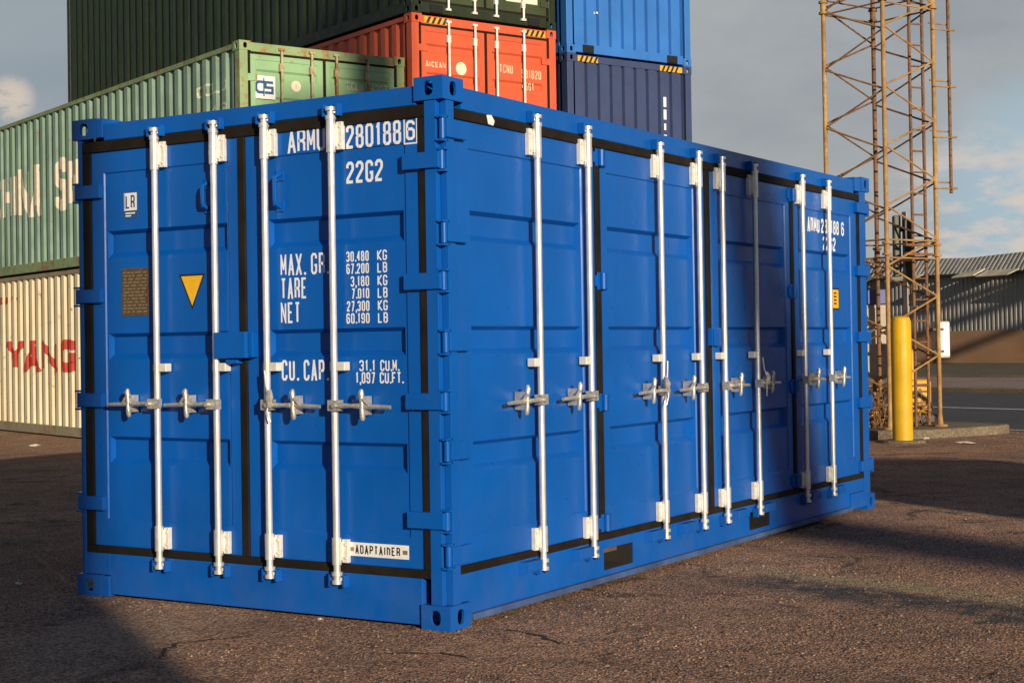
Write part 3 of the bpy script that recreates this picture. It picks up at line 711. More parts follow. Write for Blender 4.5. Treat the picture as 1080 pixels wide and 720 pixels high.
def yard_container(a, b, z, L, H, mat, label, end='doors', frame=None, endmat=None, rodmat=None, side_period=.278, group='stacked containers behind the blue container', corr_left=True):
    """a along the ends, b along the lengths (yard grid); end on the near short side"""
    p = grid(a, b, z); r = empty('shipping_container', p, YAW, label, 'shipping container', group)
    W = 2.438; fr = frame or mat; em = endmat or mat; rm = rodmat or M['zinc']
    FA = faceA; FB = faceB_of(L); FR = lambda u, d, z: (W+d, u, z); FK = lambda u, d, z: (W-u, L+d, z)
    info = {}
    for x0, x1 in ((-.003, .162), (W-.162, W+.003)):
        for y0, y1 in ((-.003, .178), (L-.178, L+.003)):
            sx, sy = (-1 if x0 < 1 else 1), (-1 if y0 < 1 else 1)
            casting('corner_casting', x0, x1, y0, y1, 0, .118, fr, r, sx, sy, -1); casting('corner_casting', x0, x1, y0, y1, H-.118, H, fr, r, sx, sy, 1)
            cx0, cx1 = (x0+.005, x0+.12) if x0 < 1 else (x1-.12, x1-.005); cy0, cy1 = (y0+.005, y0+.14) if y0 < 1 else (y1-.14, y1-.005)
            m = MB(); m.box(cx0, cx1, cy0, cy1, .118, H-.118); m.build('corner_post', fr, r, .006)
    for x0, x1 in ((.004, .07), (W-.07, W-.004)):
        m = MB(); m.box(x0, x1, .178, L-.178, H-.085, H-.02); m.build('top_rail', fr, r, .006)
        m = MB(); m.box(x0, x1, .178, L-.178, .02, .17); m.build('bottom_rail', fr, r, .006)
    prof = corrug(L-.36, side_period); pro = [(u+.18, d) for u, d in prof]
    m = MB(FB); corr_panel(m, prof, .18, .17, H-.085, -.014); m.build('side_wall', mat, r, fix=False)
    m = MB(FR); corr_panel(m, prof, .18, .17, H-.085, -.014); m.build('side_wall', mat, r, fix=False)
    m = MB(lambda u, d, z: (z, u, H-.03+d)); corr_panel(m, corrug(L-.2, .21, .02), .1, .05, W-.05, 0); m.build('roof_panel', mat, r, fix=False)
    m = MB(); m.box(.07, W-.07, .1, L-.1, .13, .168); m.build('floor_panel', M['plywood'], r)
    m = MB(FK); corr_panel(m, corrug(W-.3, .26, .03), .15, .15, H-.1, -.03); m.build('end_wall', mat, r, fix=False)
    m = MB(FK); m.box(.16, W-.16, -.1, -.01, H-.11, H-.01); m.box(.16, W-.16, -.1, -.01, .02, .15); m.build('end_frame', fr, r, .004)
    if end == 'flat':
        pe = grooved(W-.30); m = MB(FA); corr_panel(m, pe, .15, .15, H-.11, -.016); m.build('end_wall', em, r, fix=False); info['pe'] = [(u+.15, d) for u, d in pe]
        m = MB(FA); m.box(.16, W-.16, -.1, -.006, H-.11, H-.012); m.build('end_header', fr, r, .004)
        m = MB(FA); m.box(.16, W-.16, -.1, -.006, .02, .15); m.build('end_sill', fr, r, .004)
    else:
        m = MB(FA); m.box(.162, W-.162, -.1, -.004, H-.128, H-.016); hd = m.build('door_header', fr if frame is None else fr, r, .004)
        m = MB(FA); m.box(.162, W-.162, -.1, -.004, .02, .16); m.build('door_sill', fr, r, .004)
        m = MB(FA)
        for q in ((.125, W-.125, .1605, .19), (.125, W-.125, H-.155, H-.1285), (.125, .155, .19, H-.155), (W-.155, W-.125, .19, H-.155), (W/2-.02, W/2+.02, .19, H-.155)): m.box(q[0], q[1], -.06, -.010, q[2], q[3])
        m.build('door_gasket', M['rubber'], r)
        recs = [(.19+(H-.35)*k, .19+(H-.35)*k+.13) for k in (.14, .33, .52, .71, .86)]
        for u0, u1, rods in ((.155, W/2-.02, (.585, 1.02)), (W/2+.02, W-.155, (1.385, 1.855))):
            m = MB(FA); door_panel(m, u0, u1, .19, H-.155, u0+.07, u1-.07, .26, H-.22, recs, -.018, -.06, .022); dr = m.build('door', em, r)
            for k, u in enumerate(rods):
                m = MB(FA); m.cyl((u, .024, .09), (u, .024, H-.07), .0175, 10)
                for zc in (.30, H-.30, 1.25): m.box(u-.028, u+.028, -.0135, .03, zc-.05, zc+.05)
                m.box(u-.04, u+.04, -.003, .03, H-.085, H-.055); m.box(u-.04, u+.04, -.003, .03, .075, .105)
                m.build('locking_rod', rm, dr, smooth=True)
                m = MB(FA); s = -1 if k == 0 else 1; s = 1 if u < W/2 else -1
                m.tube([(u, .04, 1.05), (u+s*.16, .045, 1.05), (u+s*.36, .04, 1.045)], [.02, .016, .013], 8); m.build('door_handle', rm, dr, smooth=True)
            for zc in (.35, .95, 1.6, H-.45):
                s = 0 if u0 < 1 else 1; ux = (.03, .25) if s == 0 else (W-.25, W-.03)
                m = MB(FA); m.box(ux[0], ux[1], -.0175, -.004, zc-.045, zc+.045); m.build('door_hinge', em, dr, .003)
            info.setdefault('doors', []).append(dr)
    info.update(root=r, FA=FA, FB=FB, prof=pro, L=L, H=H, W=W); return info

GA, GB = 8.794*GX.x+8.854*GX.y, 8.794*GY.x+8.854*GY.y          # yard coordinates of the green corner
HW_ = 2.591
white = yard_container(GA, GB, 0, 12.192, HW_, M['cream'], 'cream container with red letters standing on the ground under the pale green one', end='doors', frame=M['creamrail'])
green = yard_container(GA, GB, HW_, 12.192, HW_-.03, M['green'], 'pale green container with rusty corner posts stacked on the cream container', end='doors', frame=M['rustgreen'], endmat=M['green_end'], rodmat=M['rusty_rod'])
RB = 10.981*GY.x+7.834*GY.y; RA = GA+2.475
low = yard_container(RA, RB, 0, 12.192, 2.84, M['brown'], 'brown container on the ground underneath the orange red container', end='doors')
red = yard_container(RA, RB, 2.845, 12.192, 2.896, M['red'], 'orange red container with white door rods between the pale green and the dark green ones', end='doors', rodmat=M['zinc_plate'])
dgreen = yard_container(RA, RB, 5.745, 12.192, 2.896, M['darkgreen'], 'dark green container stacked on top of the orange red one', end='doors', endmat=M['dgreen_lit_end'], rodmat=M['zinc_plate'])
BA, BB = 13.75*GX.x+6.973*GX.y, 13.75*GY.x+6.973*GY.y
blow = yard_container(BA, BB, 0, 12.192, 2.615, M['navy'], 'lowest blue container on the ground under the navy one', end='flat')
navy = yard_container(BA, BB, 2.62, 12.192, 2.896, M['navy'], 'navy blue container with hazard stripes under the light blue container', end='flat')
sky_c = yard_container(BA, BB, 5.52, 12.192, 2.896, M['skyblue'], 'light blue container on top of the navy blue one', end='flat')

def wrap_text(info, specs, mat):
    mb = MB()
    for s, l0, l1, z0, z1, t, gf in specs: letters(mb, s, info['L']-l0, z0, z1-z0, l0-l1, t, .0025, gf)
    return slice_letters(mb, info['prof'], info['FB'], 'lettering', mat, info['root'], -.014)
wrap_text(white, [('YANG', 8.56, 5.55, 1.00, 1.51, .155, .18)], M['red_text'])
wrap_text(white, [('EBTY', 8.95, 8.02, 2.13, 2.25, .045, .35)], M['red_text'])
wrap_text(green, [('CHINA', 9.30, 6.92, 3.50-HW_, 4.33-HW_, .185, .12), ('SHIPPING', 6.32, 2.5, 3.50-HW_, 4.33-HW_, .185, .12)], M['old_white'])
wrap_text(green, [('CCLU', 1.24, .40, 4.58-HW_, 4.74-HW_, .03, .3), ('43', .85, .40, 4.28-HW_, 4.44-HW_, .03, .3)], M['faded_text'])
# green end: logo, emblem, number
mb = MB(faceA); zg = HW_
mb.box(.195, .505, -.0205, -.0170, 4.445-zg, 4.735-zg); mb.cur = 1
d_ = -.0162
stroke(mb, [(.345, 4.655-zg), (.265, 4.655-zg), (.235, 4.625-zg), (.235, 4.555-zg), (.265, 4.525-zg), (.345, 4.525-zg)], .036, d_)
stroke(mb, [(.475, 4.655-zg), (.365, 4.655-zg), (.365, 4.590-zg), (.465, 4.590-zg), (.465, 4.525-zg), (.355, 4.525-zg)], .034, d_+.0006)
mb.box(.335, .352, d_-.001, d_+.0012, 4.480-zg, 4.705-zg)
mb.build('logo_plate', [M['label_white'], M['blue_logo']], green['doors'][0])
def disc(mb, uc, zc, r, d, n=24): mb.prism([(uc+r*math.cos(2*math.pi*k/n), zc+r*math.sin(2*math.pi*k/n)) for k in range(n)], d-.002, d)
mb = MB(faceA); disc(mb, .805, 4.640-zg, .070, -.0175); mb.cur = 1; letters(mb, '1', .785, 4.60-zg, .08, .035, .012, -.0168)
mb.build('round_emblem', [M['old_white'], M['faded_text']], green['doors'][0])
mb = MB(faceA); letters(mb, 'CCLU', 1.555, 4.655-zg, .105, .245, .018, -.0205, .25); letters(mb, '4307', 1.92, 4.655-zg, .10, .26, .016, -.0205, .25); mb.build('lettering', M['faded_text'], green['doors'][1], fix=False)
# red end
zr = 2.845
mb = MB(faceA); letters(mb, 'CAICEAN', .165, 5.045-zr, .075, .385, .017, -.0175, .25); mb.build('lettering', M['dim_text'], red['doors'][0], fix=False)
mb = MB(faceA); disc(mb, .805, 5.065-zr, .088, -.0175); mb.cur = 1
for k in range(14):
    w = 2*math.pi*k/14; mb.box(.805+.062*math.cos(w)-.008, .805+.062*math.cos(w)+.008, -.0174, -.0170, 5.065-zr+.062*math.sin(w)-.008, 5.065-zr+.062*math.sin(w)+.008)
letters(mb, 'C', .780, 5.03-zr, .07, .05, .013, -.0165)
mb.build('round_emblem', [M['old_white'], M['faded_text']], red['doors'][0])
mb = MB(faceA); letters(mb, 'TCNU', 1.450, 5.07-zr, .12, .235, .018, -.0205, .25); letters(mb, '531820', 1.83, 5.03-zr, .12, .35, .017, -.0205, .25); letters(mb, '0', 2.225, 5.02-zr, .12, .055, .018, -.0175); letters(mb, '45G1', 1.83, 4.86-zr, .11, .215, .017, -.0205, .25)
mb.build('lettering', M['dim_text'], red['doors'][1], fix=False)
def hazard(info, u0, u1, z0, z1):
    mb = MB(faceA); mb.box(u0, u1, -.0035, -.0015, z0, z1); mb.cur = 1; w = .042; u = u0+.03
    while u < u1-.07:
        mb.prism([(u, z0), (u+w, z0), (u+w+.045, z1), (u+.045, z1)], -.0014, -.0008); u += .088
    mb.build('hazard_stripe', [M['hazard_yellow'], M['black_text']], info['root'])
hazard(red, .20, .60, 2.896-.115, 2.896-.03); hazard(red, 1.86, 2.25, 2.896-.115, 2.896-.03)
hazard(navy, .20, .58, 2.896-.108, 2.896-.025); hazard(navy, 1.80, 2.25, 2.896-.108, 2.896-.025)
def spacers(info, z):
    for u in (.30, 1.95):
        mb = MB(faceA); mb.box(u, u+.20, -.09, .012, .025, .135); mb.build('pocket_cover', M['hole'], info['root'], .004)
spacers(sky_c, 0); spacers(dgreen, 0)
mb = MB(); 
for k in range(9): letters(mb, '1', 0, 0, .001, .001, .0001, 0) if False else None
mb = MB()
z_ = 5.02-2.62
for k in range(9): mb.box(1.868, 1.925, .001, .0025, z_-.19*k-.15, z_-.19*k) if k % 3 != 2 else mb.box(1.875, 1.915, .001, .0025, z_-.19*k-.12, z_-.19*k-.02)
slice_letters(mb, navy['pe'], faceA, 'lettering', M['white_text'], navy['root'], -.016)
mb = MB(faceA); letters(mb, 'LR', .53, 6.13-5.52, .035, .075, .01, -.0145); mb.build('lettering', M['white_text'], sky_c['root'], fix=False)
mb = MB(faceA); mb.box(1.58, 2.13, -.0175, -.0165, .33, .44); mb.build('white_plate', M['old_white'], dgreen['doors'][1])

# ------------------------------------------------------------------ lattice mast on the island
TN = Vector((14.448, 2.569, 0)); TS = 1.03
tower = empty('lattice_mast', TN, YAW, 'tall rusted square lattice mast with ladder standing on the traffic island', 'mast')
TH = 10.4; Z0 = .12
cor = [(0, 0), (TS, 0), (TS, TS), (0, TS)]
for i, (x, y) in enumerate(cor):
    m = MB(); m.tube([(x, y, Z0), (x, y, TH)], .030, 12)
    m.tube([(x, y, Z0), (x, y, Z0+.03)], .10, 12); m.tube([(x, y, Z0+.03), (x, y, Z0+.16)], [.045, .034], 10)
    for zz in (2.52, 5.9):
        m.tube([(x, y, zz-.09), (x, y, zz-.06)], .062, 12); m.tube([(x, y, zz+.06), (x, y, zz+.09)], .062, 12); m.tube([(x, y, zz-.06), (x, y, zz+.06)], .040, 10)
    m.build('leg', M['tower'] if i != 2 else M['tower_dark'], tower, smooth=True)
pitch = .80
for i in range(4):
    a, b = Vector(cor[i]), Vector(cor[(i+1) % 4]); m = MB(); z = Z0+.12+(.0 if i % 2 else .45); k = 0
    while z < TH-.5:
        p, q = (a, b) if k % 2 == 0 else (b, a)
        m.tube([(p.x, p.y, z), (q.x, q.y, z+pitch*.5)], .0135, 6); z += pitch*.5; k += 1
    for zz in (2.40, 2.64, 5.8, 6.0): m.tube([(a.x, a.y, zz), (b.x, b.y, zz)], .012, 6)
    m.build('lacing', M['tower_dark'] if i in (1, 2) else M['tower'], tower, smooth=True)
# ladder inside and gusset plates
m = MB()
LA, LB = (.78, .20), (.99, .15)
for q in (LA, LB): m.tube([(*q, Z0), (*q, TH-.3)], .022, 8)
z = .4
while z < TH-.4: m.tube([(*LA, z), (*LB, z)], .0125, 6); z += .29
m.build('ladder', M['tower_dark'], tower, smooth=True)
for zz in (2.46, 2.58):
    m = MB(); m.box(.42, .98, .02, .07, zz-.018, zz+.018); m.build('platform_bar', M['tower_dark'], tower, .003)
# stand-off pipe with its brackets
m = MB(); px = TS+.27; m.tube([(px, -.05, 3.30), (px-.005, -.05, TH-1)], .024, 10); m.build('standoff_pipe', M['tower_dark'], tower, smooth=True)
for zz in (3.36, 4.06, 4.75, 5.53, 6.3, 7.0):
    m = MB(); m.tube([(TS-.05, -.03, zz), (px, -.075, zz)], .011, 6); m.tube([(TS-.05, .03, zz+.09), (px+.01, -.02, zz+.09)], .011, 6); m.tube([(px-.04, -.08, zz), (px+.07, -.10, zz+.01)], .015, 6)
    m.build('standoff_bracket', M['tower'], tower, smooth=True)

# yellow bollard
M['yellow'] = paint('yellow_bollard_paint', (.62, .37, .006), .5, .18, 0, .35, .1, .30)
bol = empty('bollard', (13.74, 2.18, 0), .3, 'thick yellow steel bollard standing in front of the mast', 'bollard')
m = MB(); R0 = .128; m.tube([(0, 0, -.02), (0, 0, 1.53), (0, 0, 1.585), (0, 0, 1.61)], [R0, R0, R0*.86, R0*.5], 28); m.build('post', M['yellow'], bol, smooth=True)
m = MB(); m.tube([(0, 0, -.01), (0, 0, .035)], [.30, .26], 18); m.build('footing', M['concrete'], bol)

# loudspeaker-like panels on a pole
M['grey_panel'] = simple('grey_green_panel', (.10, .11, .085), .6, 0, .25, 6)
M['dark_panel'] = simple('black_panel', (.014, .013, .013), .5, 0, .3, 6)
M['pole_white'] = simple('dirty_white_pole', (.50, .46, .38), .55, 0, .2, 5)
VYAW = math.radians(-57.5)       # square to the road user coming from the yard
ant = empty('antenna_post', (15.80, 2.80, .12), VYAW, 'white pole carrying a grey and a black upright panel between the mast legs', 'antenna')
m = MB(); m.tube([(.055, 0, 0), (.05, 0, 2.98)], .034, 12); m.build('pole', M['pole_white'], ant, smooth=True)
m = MB(); m.box(-.115, -.015, -.07, .05, 2.07, 2.93); m.box(-.015, .03, -.02, .02, 2.7, 2.76); m.box(-.015, .03, -.02, .02, 2.2, 2.26); m.build('panel_antenna', M['grey_panel'], ant, .02)
m = MB(lambda u, d, z: (u+(2.86-z)*.06-.02, d, z)); m.box(.02, .13, -.13, -.045, 2.01, 2.86); m.box(.045, .075, -.045, -.02, 2.6, 2.66); m.box(.03, .07, -.045, -.02, 2.2, 2.26); m.build('panel_antenna', M['dark_panel'], ant, .02)

# grey cabinet with blue top, white box, yellow machine, dead brush
M['cab'] = simple('grey_cabinet_paint', (.36, .31, .24), .55, 0, .12, 3)
M['cab_blue'] = simple('blue_sign_paint', (.05, .07, .28), .5, 0, .15, 4)
cab = empty('cabinet', (16.22, 3.46, .12), VYAW, 'tall grey equipment cabinet with a blue hood behind the left mast leg', 'cabinet')
m = MB(); m.box(-.62, .32, .0, .45, .62, 1.70); m.build('body', M['cab'], cab, .012)
m = MB(); m.box(-.58, .28, -.012, -.001, .67, 1.65); m.build('door', M['cab'], cab, .006)
m = MB(); m.box(.18, .21, -.035, -.0125, 1.02, 1.16); m.build('latch', M['dark_panel'], cab, .004)
m = MB(); m.box(-.66, .30, -.04, .49, 1.702, 1.92); m.build('hood', M['cab_blue'], cab, .012)
for x in (-.55, .17):
    m = MB(); m.box(x, x+.07, .04, .40, 0, .62); m.build('leg', M['tower_dark'], cab, .004)
wb = empty('meter_box', (15.565, 2.225, 0), VYAW, 'white box strapped to the right mast leg', 'box')
m = MB(); m.box(-.10, .11, -.14, .04, 1.05, 1.55); m.build('body', M['pole_white'], wb, .02)
m = MB(); m.box(-.08, .10, -.150, -.1405, 1.08, 1.53); m.build('cover', M['label_white'], wb, .004)
for zz in (1.14, 1.44):
    m = MB(); m.box(-.13, .02, -.158, -.1505, zz-.018, zz+.018); m.box(-.13, -.1005, -.15, .06, zz-.018, zz+.018); m.build('strap', M['dark_panel'], wb, .003)
M['mach'] = simple('yellow_machine_paint', (.55, .30, .02), .55, 0, .2, 4)
gen = empty('generator', (16.20, 2.79, .12), VYAW, 'small yellow machine with a hose standing at the foot of the mast', 'machine')
m = MB(); m.box(-.27, .22, -.16, .16, .14, .62); m.build('housing', M['mach'], gen, .05, seg=3)
m = MB(); m.tube([(-.02, 0, .6), (-.02, 0, 1.0), (-.03, .0, 1.03)], [.075, .07, .04], 14); m.build('tank', M['mach'], gen, smooth=True)
m = MB(); m.box(-.30, .26, -.18, .18, .0, .13); m.build('skid', M['dark_panel'], gen, .02)
m = MB(); m.tube([(-.27, -.2, .5), (-.15, -.22, .38), (0, -.22, .45), (.15, -.21, .33), (.22, -.2, .2)], .018, 8); m.tube([(-.27, -.2, .28), (-.1, -.22, .2), (.12, -.22, .26)], .014, 8); m.build('hose', M['dark_panel'], gen, smooth=True)
for k in range(5):
    m = MB(); z = .2+.08*k; m.box(-.22, .17, -.172, -.1605, z, z+.022); m.build('grille_bar', M['tower_dark'], gen)

M['twig'] = simple('dry_stems', (.17, .085, .032), .85, 0, .5, 20)
M['twigleaf'] = simple('dry_leaves', (.26, .15, .06), .85, 0, .5, 20)
def brush(loc, w, h, n, seed, label):
    rnd = random.Random(seed); r = empty('dead_shrub', loc, YAW, label, 'shrub')
    m = MB(); lf = MB()
    for i in range(n):
        x, y = rnd.uniform(-w, w), rnd.uniform(-.25, .25); hh = h*rnd.uniform(.4, 1)*(1-.35*abs(x)/w); p = [(x, y, -.01)]; lx, ly = rnd.gauss(0, .25), rnd.gauss(0, .2)
        for k in range(1, 5): p.append((x+lx*hh*(k/4)**1.4+rnd.gauss(0, .02), y+ly*hh*k/4+rnd.gauss(0, .02), hh*k/4))
        m.tube(p, [.008, .007, .006, .005, .003], 4)
        for k in range(7):
            c = Vector(p[rnd.randint(1, 4)])+Vector((rnd.gauss(0, .04), rnd.gauss(0, .04), rnd.gauss(0, .05))); s = rnd.uniform(.012, .035)
            a = Vector((rnd.gauss(0, 1), rnd.gauss(0, 1), rnd.gauss(0, 1))).normalized()*s; b = Vector((rnd.gauss(0, 1), rnd.gauss(0, 1), rnd.gauss(0, 1))).normalized()*s
            lf.quad(tuple(c-a), tuple(c+b), tuple(c+a), tuple(c-b*.8))
    m.build('stems', M['twig'], r); lf.build('leaves', M['twigleaf'], r, fix=False)
brush((15.02, 2.99, .12), .34, .66, 75, 2, 'brown tangle of dead brambles under the grey cabinet')
brush((15.50, 2.66, .12), .16, .5, 22, 5, 'thin dry weeds between the bollard and the yellow machine')

# ------------------------------------------------------------------ warehouse across the road
M['clad'] = None
def clad_mat():
    n = NB('grey_corrugated_cladding')
    col = n.mix(n.rng(n.noise(.5, 5), .3, .7), (.19, .19, .185), (.30, .295, .28))
    st = n.rng(n.noise(1., 6, .6, stretch=(5, 5, .25)), .5, .72); col = n.mix(n.math('MULTIPLY', st, .6), col, (.10, .085, .07))
    n.set(color=col, rough=.6); return n.m
M['clad'] = clad_mat()
def brick_mat():
    n = NB('brown_brick'); b = n.N.new('ShaderNodeTexBrick'); n.L.new(n.tc.outputs['Generated'], b.inputs[0])
    n.set(color=n.mix(n.rng(n.noise(.6, 5), .3, .7), (.27, .155, .085), (.36, .21, .118)), rough=.9)
    return n.m
M['brick'] = brick_mat()
M['awning'] = simple('weathered_awning', (.50, .44, .33), .7, 0, .35, 2)
wh = empty('warehouse', grid(57.2, 0, 0), YAW, 'long grey corrugated warehouse with brown brick base across the road', 'warehouse')
# local: x = into the building, y = along the front
FWf = lambda u, d, z: (-d, u, z)
m = MB(FWf); m.box(-30, 70, -.3, 0, 0, 1.62); m.build('brick_base', M['brick'], wh)
m = MB(FWf)
V = []; u = -30; k = 0
prof = []
while u < 70: prof += [(u, -.02), (u+.09, -.02), (u+.12, -.06), (u+.21, -.06)]; u += .24
def ridge(u):      # low gables along the front
    p = 26.0; f = ((u-40.9) % p)/p
    return 5.05 + abs(2*f-1)*0+min(f, 1-f)*1.1
V = []
for u, d in prof: V += [(u, d, 1.62), (u, d, 4.16)]
m.add(V, [(2*i, 2*i+2, 2*i+3, 2*i+1) for i in range(len(prof)-1)]); m.build('cladding', M['clad'], wh, fix=False)
m = MB(FWf); V = []
for u, d in prof: V += [(u, d-.10, 4.30), (u, d-.9, ridge(u))]
m.add(V, [(2*i, 2*i+2, 2*i+3, 2*i+1) for i in range(len(prof)-1)]); m.build('gable_cladding', M['clad'], wh, fix=False)
m = MB(FWf); V = []
uu = [-30+1.0*k for k in range(101)]
for u in uu: V += [(u, -.95, 4.9), (u, -26, 4.9)]
m.add(V, [(2*i, 2*i+2, 2*i+3, 2*i+1) for i in range(len(uu)-1)]); m.build('roof', M['clad'], wh, fix=False)
m = MB(FWf); m.box(-30, 70, -.12, .22, 4.17, 4.29); m.build('gutter', M['dark_panel'], wh)
m = MB(FWf); m.box(-30, -29.7, -26, -.3, 0, 4.9); m.box(69.7, 70, -26, -.3, 0, 4.9); m.build('side_wall', M['clad'], wh)
rnd = random.Random(11)
for u0, w in ((33.0, 2.2), (37.3, 1.7), (39.1, 1.2), (42.6, 1.6), (46.0, 2.2)):
    m = MB(FWf); tilt = rnd.uniform(-.12, .12)
    m.add([(u0, .225, 4.36+tilt), (u0+w, .225, 4.36), (u0+w, 1.1, 4.10), (u0, 1.1, 4.10+tilt*.5), (u0, .225, 4.31+tilt), (u0+w, .225, 4.31), (u0+w, 1.1, 4.05), (u0, 1.1, 4.05+tilt*.5)],
          [(0, 1, 2, 3), (7, 6, 5, 4), (0, 4, 5, 1), (1, 5, 6, 2), (2, 6, 7, 3), (3, 7, 4, 0)]); m.build('awning', M['awning'], wh)

# ------------------------------------------------------------------ litter
M['paper'] = simple('crumpled_paper', (.62, .58, .50), .8, 0, .15, 30)
def scrap(x, y, s, z, seed, label, long=1.0):
    rnd = random.Random(seed); m = MB(); n = 9; V = []
    for k in range(n):
        w = 2*math.pi*k/n; r = s*rnd.uniform(.6, 1.1); V.append((r*math.cos(w)*long, r*math.sin(w), rnd.uniform(.2, .9)*s*.5))
    V.append((0, 0, s*.7)); V.append((0, 0, .001))
    m.add(V, [(k, (k+1) % n, n) for k in range(n)]+[((k+1) % n, k, n+1) for k in range(n)])
    o = m.build('paper_scrap', M['paper']); o.location = (x, y, z); o.rotation_euler = (0, 0, rnd.uniform(0, 3)); tagp(o, label, 'litter', 'scraps of litter on the ground')
scrap(15.68, 1.80, .055, .0, 1, 'white paper scrap beside the island kerb right of the bollard', 2.2)
scrap(13.75, 1.37, .05, .0, 2, 'thin pale strip of litter lying in front of the island tip', 3.2)
scrap(14.45, 2.10, .05, .0, 3, 'small white scrap at the foot of the yellow bollard')
scrap(1.05, .0, .018, .0, 4, 'tiny pale chip under the end sill of the blue container') if False else None
scrap(-.03, .74, .018, .0, 4, 'tiny pale chip on the ground below the end doors')
scrap(.10, 3.03, .022, .0, 5, 'small white scrap in the shade left of the blue container', 1.8)
scrap(9.19, 13.02, .06, .0, 6, 'pale scrap lying in front of the cream container', 1.6)

# stones standing proud of the worn surface, and grit gathered along the container: far past counting
import numpy as np
def grit_mat():
    n = NB('asphalt_stones'); v = n.N.new('ShaderNodeSeparateColor'); n.L.new(n.vor(70, out='Color'), v.inputs[0])
    c = n.mix(v.outputs[0], (.085, .050, .036), (.35, .212, .145)); c = n.mix(n.rng(v.outputs[1], .86, .90), c, (.44, .35, .27))
    big = n.rng(n.noise(.55, 6, .6), .33, .67); c = n.mix(1.0, c, n.mix(big, (.70, .69, .69), (1.25, 1.21, 1.17)), 'MULTIPLY')
    n.set(color=c, rough=.85, spec=.3); return n.m
M['grit'] = grit_mat()
def stones(P, S):
    r = np.random.default_rng(5); N_ = len(P); K = 5
    w = r.uniform(0, 6.283, (N_, 1))+np.arange(K)*(6.283/K); rad = S[:, None]*r.uniform(.7, 1.25, (N_, K))
    V = np.empty((N_, K+1, 3)); V[:, :K, 0] = P[:, :1]+np.cos(w)*rad; V[:, :K, 1] = P[:, 1:2]+np.sin(w)*rad; V[:, :K, 2] = -.002
    V[:, K, 0] = P[:, 0]+r.uniform(-.4, .4, N_)*S; V[:, K, 1] = P[:, 1]+r.uniform(-.4, .4, N_)*S; V[:, K, 2] = S*r.uniform(.25, .75, N_)
    tri = np.array([(k, (k+1) % K, K) for k in range(K)]); F = (tri[None]+(np.arange(N_)*(K+1))[:, None, None]).reshape(-1, 3)
    me = bpy.data.meshes.new('gravel'); me.vertices.add(N_*(K+1)); me.vertices.foreach_set('co', V.reshape(-1))
    me.loops.add(F.size); me.loops.foreach_set('vertex_index', F.reshape(-1).astype(np.int32))
    me.polygons.add(len(F)); me.polygons.foreach_set('loop_start', np.arange(0, F.size, 3, dtype=np.int32)); me.polygons.foreach_set('loop_total', np.full(len(F), 3, dtype=np.int32))
    me.update(calc_edges=True); me.validate(); me.materials.append(M['grit'])
    o = bpy.data.objects.new('gravel', me); COL.objects.link(o); return tagp(o, kind='stuff')
rg = np.random.default_rng(9); CX, CY = -6.12, -4.07
nC = 150000; ang = rg.uniform(math.radians(4), math.radians(62), nC); dd = np.sqrt(rg.uniform(4.6**2, 12.5**2, nC)); keep = rg.random(nC) < np.clip((13.5-dd)/5.5, .12, 1)
P1 = np.stack([CX+np.cos(ang)*dd, CY+np.sin(ang)*dd], 1)[keep]; S1 = np.abs(rg.normal(.0055, .0025, len(P1)))+.0025
g1 = np.stack([rg.uniform(-.1, 6, 900), -np.abs(rg.normal(0, .10, 900))], 1); g2 = np.stack([-np.abs(rg.normal(0, .08, 300)), rg.uniform(0, 2.5, 300)], 1)
g3 = np.stack([rg.uniform(13, 17, 160), rg.uniform(.3, 2.2, 160)], 1)
from mathutils import noise as mnoise
def kept(p, r):      # worn smooth patches and the sealed strip carry few loose stones
    v = mnoise.fractal(Vector((p[0]*.9, p[1]*.9, 3.3)), .9, 2.1, 5); q = .62+1.5*v
    t = Vector((.9-2.2, -4.6+.30)).normalized(); w = Vector((p[0]-2.2, p[1]+.30)); d = abs(w.x*-t.y+w.y*t.x)+.12*mnoise.noise(Vector((p[0]*3, p[1]*3, 0)))
    if w.dot(t) > .1 and d < .36: q *= .07
    return r < q
rk = rg.random(len(P1)); km = np.array([kept(p, r) for p, r in zip(P1, rk)]); P1 = P1[km]; S1 = S1[km]
P1 = np.concatenate([P1, g1, g2, g3]); S1 = np.concatenate([S1, np.abs(rg.normal(0, .004, 1200))+.003, rg.uniform(.008, .018, 160)])
ok = ~((P1[:, 0] > -.005) & (P1[:, 0] < 6.07) & (P1[:, 1] > -.005) & (P1[:, 1] < 2.45))
stones(P1[ok], S1[ok])

# cracks in the asphalt
crack('pavement_crack', [(-1.15, .75), (-.85, .95), (-.5, .75)], .018, 2)
crack('pavement_crack', [(-.6, .0), (-.45, -.25), (-.5, -.45)], .02, 4)
crack('pavement_crack', [(.15, -.08), (.12, -.42), (-.05, -.62)], .02, 5)
crack('pavement_crack', [(5.2, 8.3), (4.6, 9.2), (5.0, 9.8)], .05, 6)
crack('pavement_crack', [(2.1, 5.9), (2.6, 5.2), (2.4, 4.6)], .03, 7)

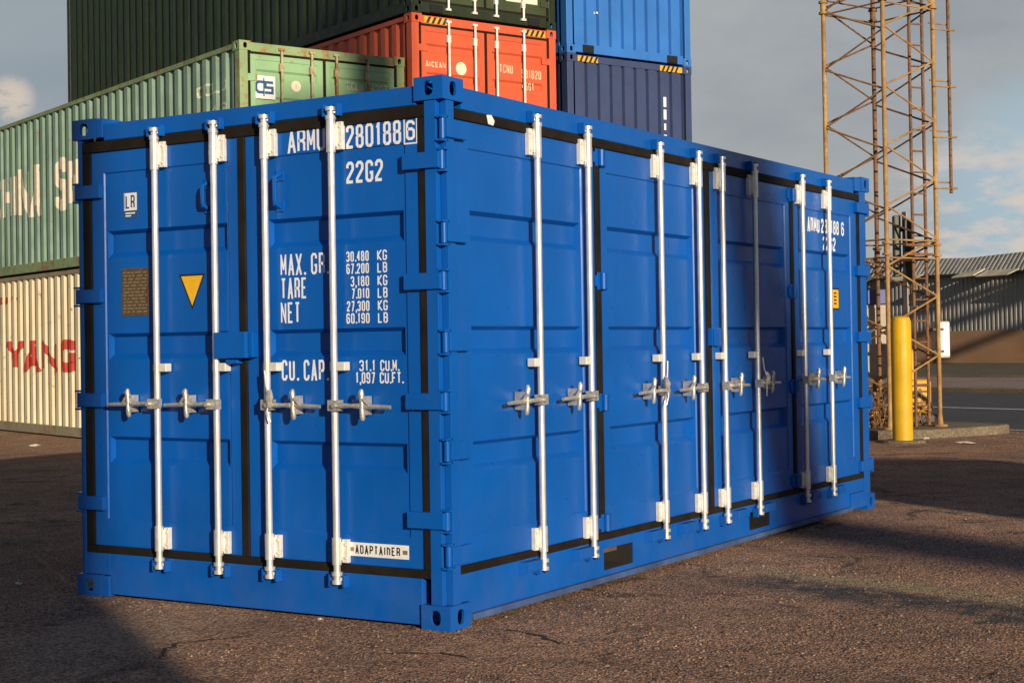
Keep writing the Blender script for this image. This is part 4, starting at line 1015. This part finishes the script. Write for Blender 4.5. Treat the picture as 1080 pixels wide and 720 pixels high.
# ------------------------------------------------------------------ unseen objects added out of the frame to cast shadows into it
SX, SY = -math.cos(SUN_AZ), -math.sin(SUN_AZ)            # ground direction in which shadows run
def sunframe(along, perp, z=0): return (along*SX+perp*SY, along*SY-perp*SX, z)
def blocker(along, perp0, perp1, depth, h, label):  # unseen block added to throw a broad shadow on the ground
    o = empty('shadow_blocker', sunframe(along, 0), math.atan2(SY, SX), label, 'blocker')
    m = MB(); m.box(-depth, 0, -perp1, -perp0, 0, h); m.build('wall', M['clad'], o)
    m = MB(); c = (perp0+perp1)/2; e = .15
    m.add([(-depth, -perp1, h), (0, -perp1, h), (0, -perp0, h), (-depth, -perp0, h), (-depth, -c, h+.35), (0, -c, h+.35)], [(0, 1, 5, 4), (2, 3, 4, 5), (1, 2, 5), (3, 0, 4)]); m.build('roof', M['clad'], o)
    m = MB(); m.box(.001, .06, -c-1.2, -c+1.2, 0, 3); m.build('door', M['darkgreen'], o)
blocker(-22, -16.0, -1.29, 8, 8.8, 'tall grey shed added unseen behind the camera on the left to cast shade')
blocker(-13, 5.38, 9.0, 6, 4.6, 'low grey shed added unseen behind the camera on the right to cast shade')
mast = empty('shadow_mast', sunframe(-60, 8.85), math.atan2(SY, SX), 'broad leaning mast added unseen behind the camera to cast shade', 'mast')  # unseen, added to shade the side doors
m = MB(lambda u, d, z: (u, -(d-.20*z), z) if False else (u, d+.35*z, z)); m.box(-.25, .25, -.50, .50, -.02, 17.1); m.build('column', M['tower_dark'], mast, .05)
m = MB(); m.box(-.2, .2, 5.45, 6.2, 17.0, 21.2); m.box(-.2, .2, 5.2, 5.45, 20.8, 21.2); m.box(-.3, .3, 4.25, 5.2, 20.7, 23.4); m.build('head', M['tower_dark'], mast)  # shaped to throw shade on the pale green doors
m = MB(); m.box(-1.1, 1.1, -1.0, 1.0, -.01, .4); m.build('base', M['concrete'], mast, .03)

crane = empty('shadow_crane', (0, 0, 0), 0, 'unseen crane added beyond the right edge of the yard to cast stripes of shadow', 'crane')  # unseen, added for the diagonal shadows on the warehouse wall
def back(u, z, t): w = Vector(grid(57.1, u, z)); return w+SUN_DIR*t
for k, (za, zb) in enumerate(((-.4, 5.8), (.9, 6.3), (-2.2, 5.0))):
    m = MB(); m.tube([back(50, za, 44), back(27, zb, 44)], .22, 10); m.build('boom', M['tower_dark'], crane, smooth=True)
cb = back(27, 6.3, 44)
m = MB(); m.tube([(cb.x, cb.y, -.02), (cb.x, cb.y, cb.z+1.2)], .7, 14); m.build('column', M['tower_dark'], crane, smooth=True)
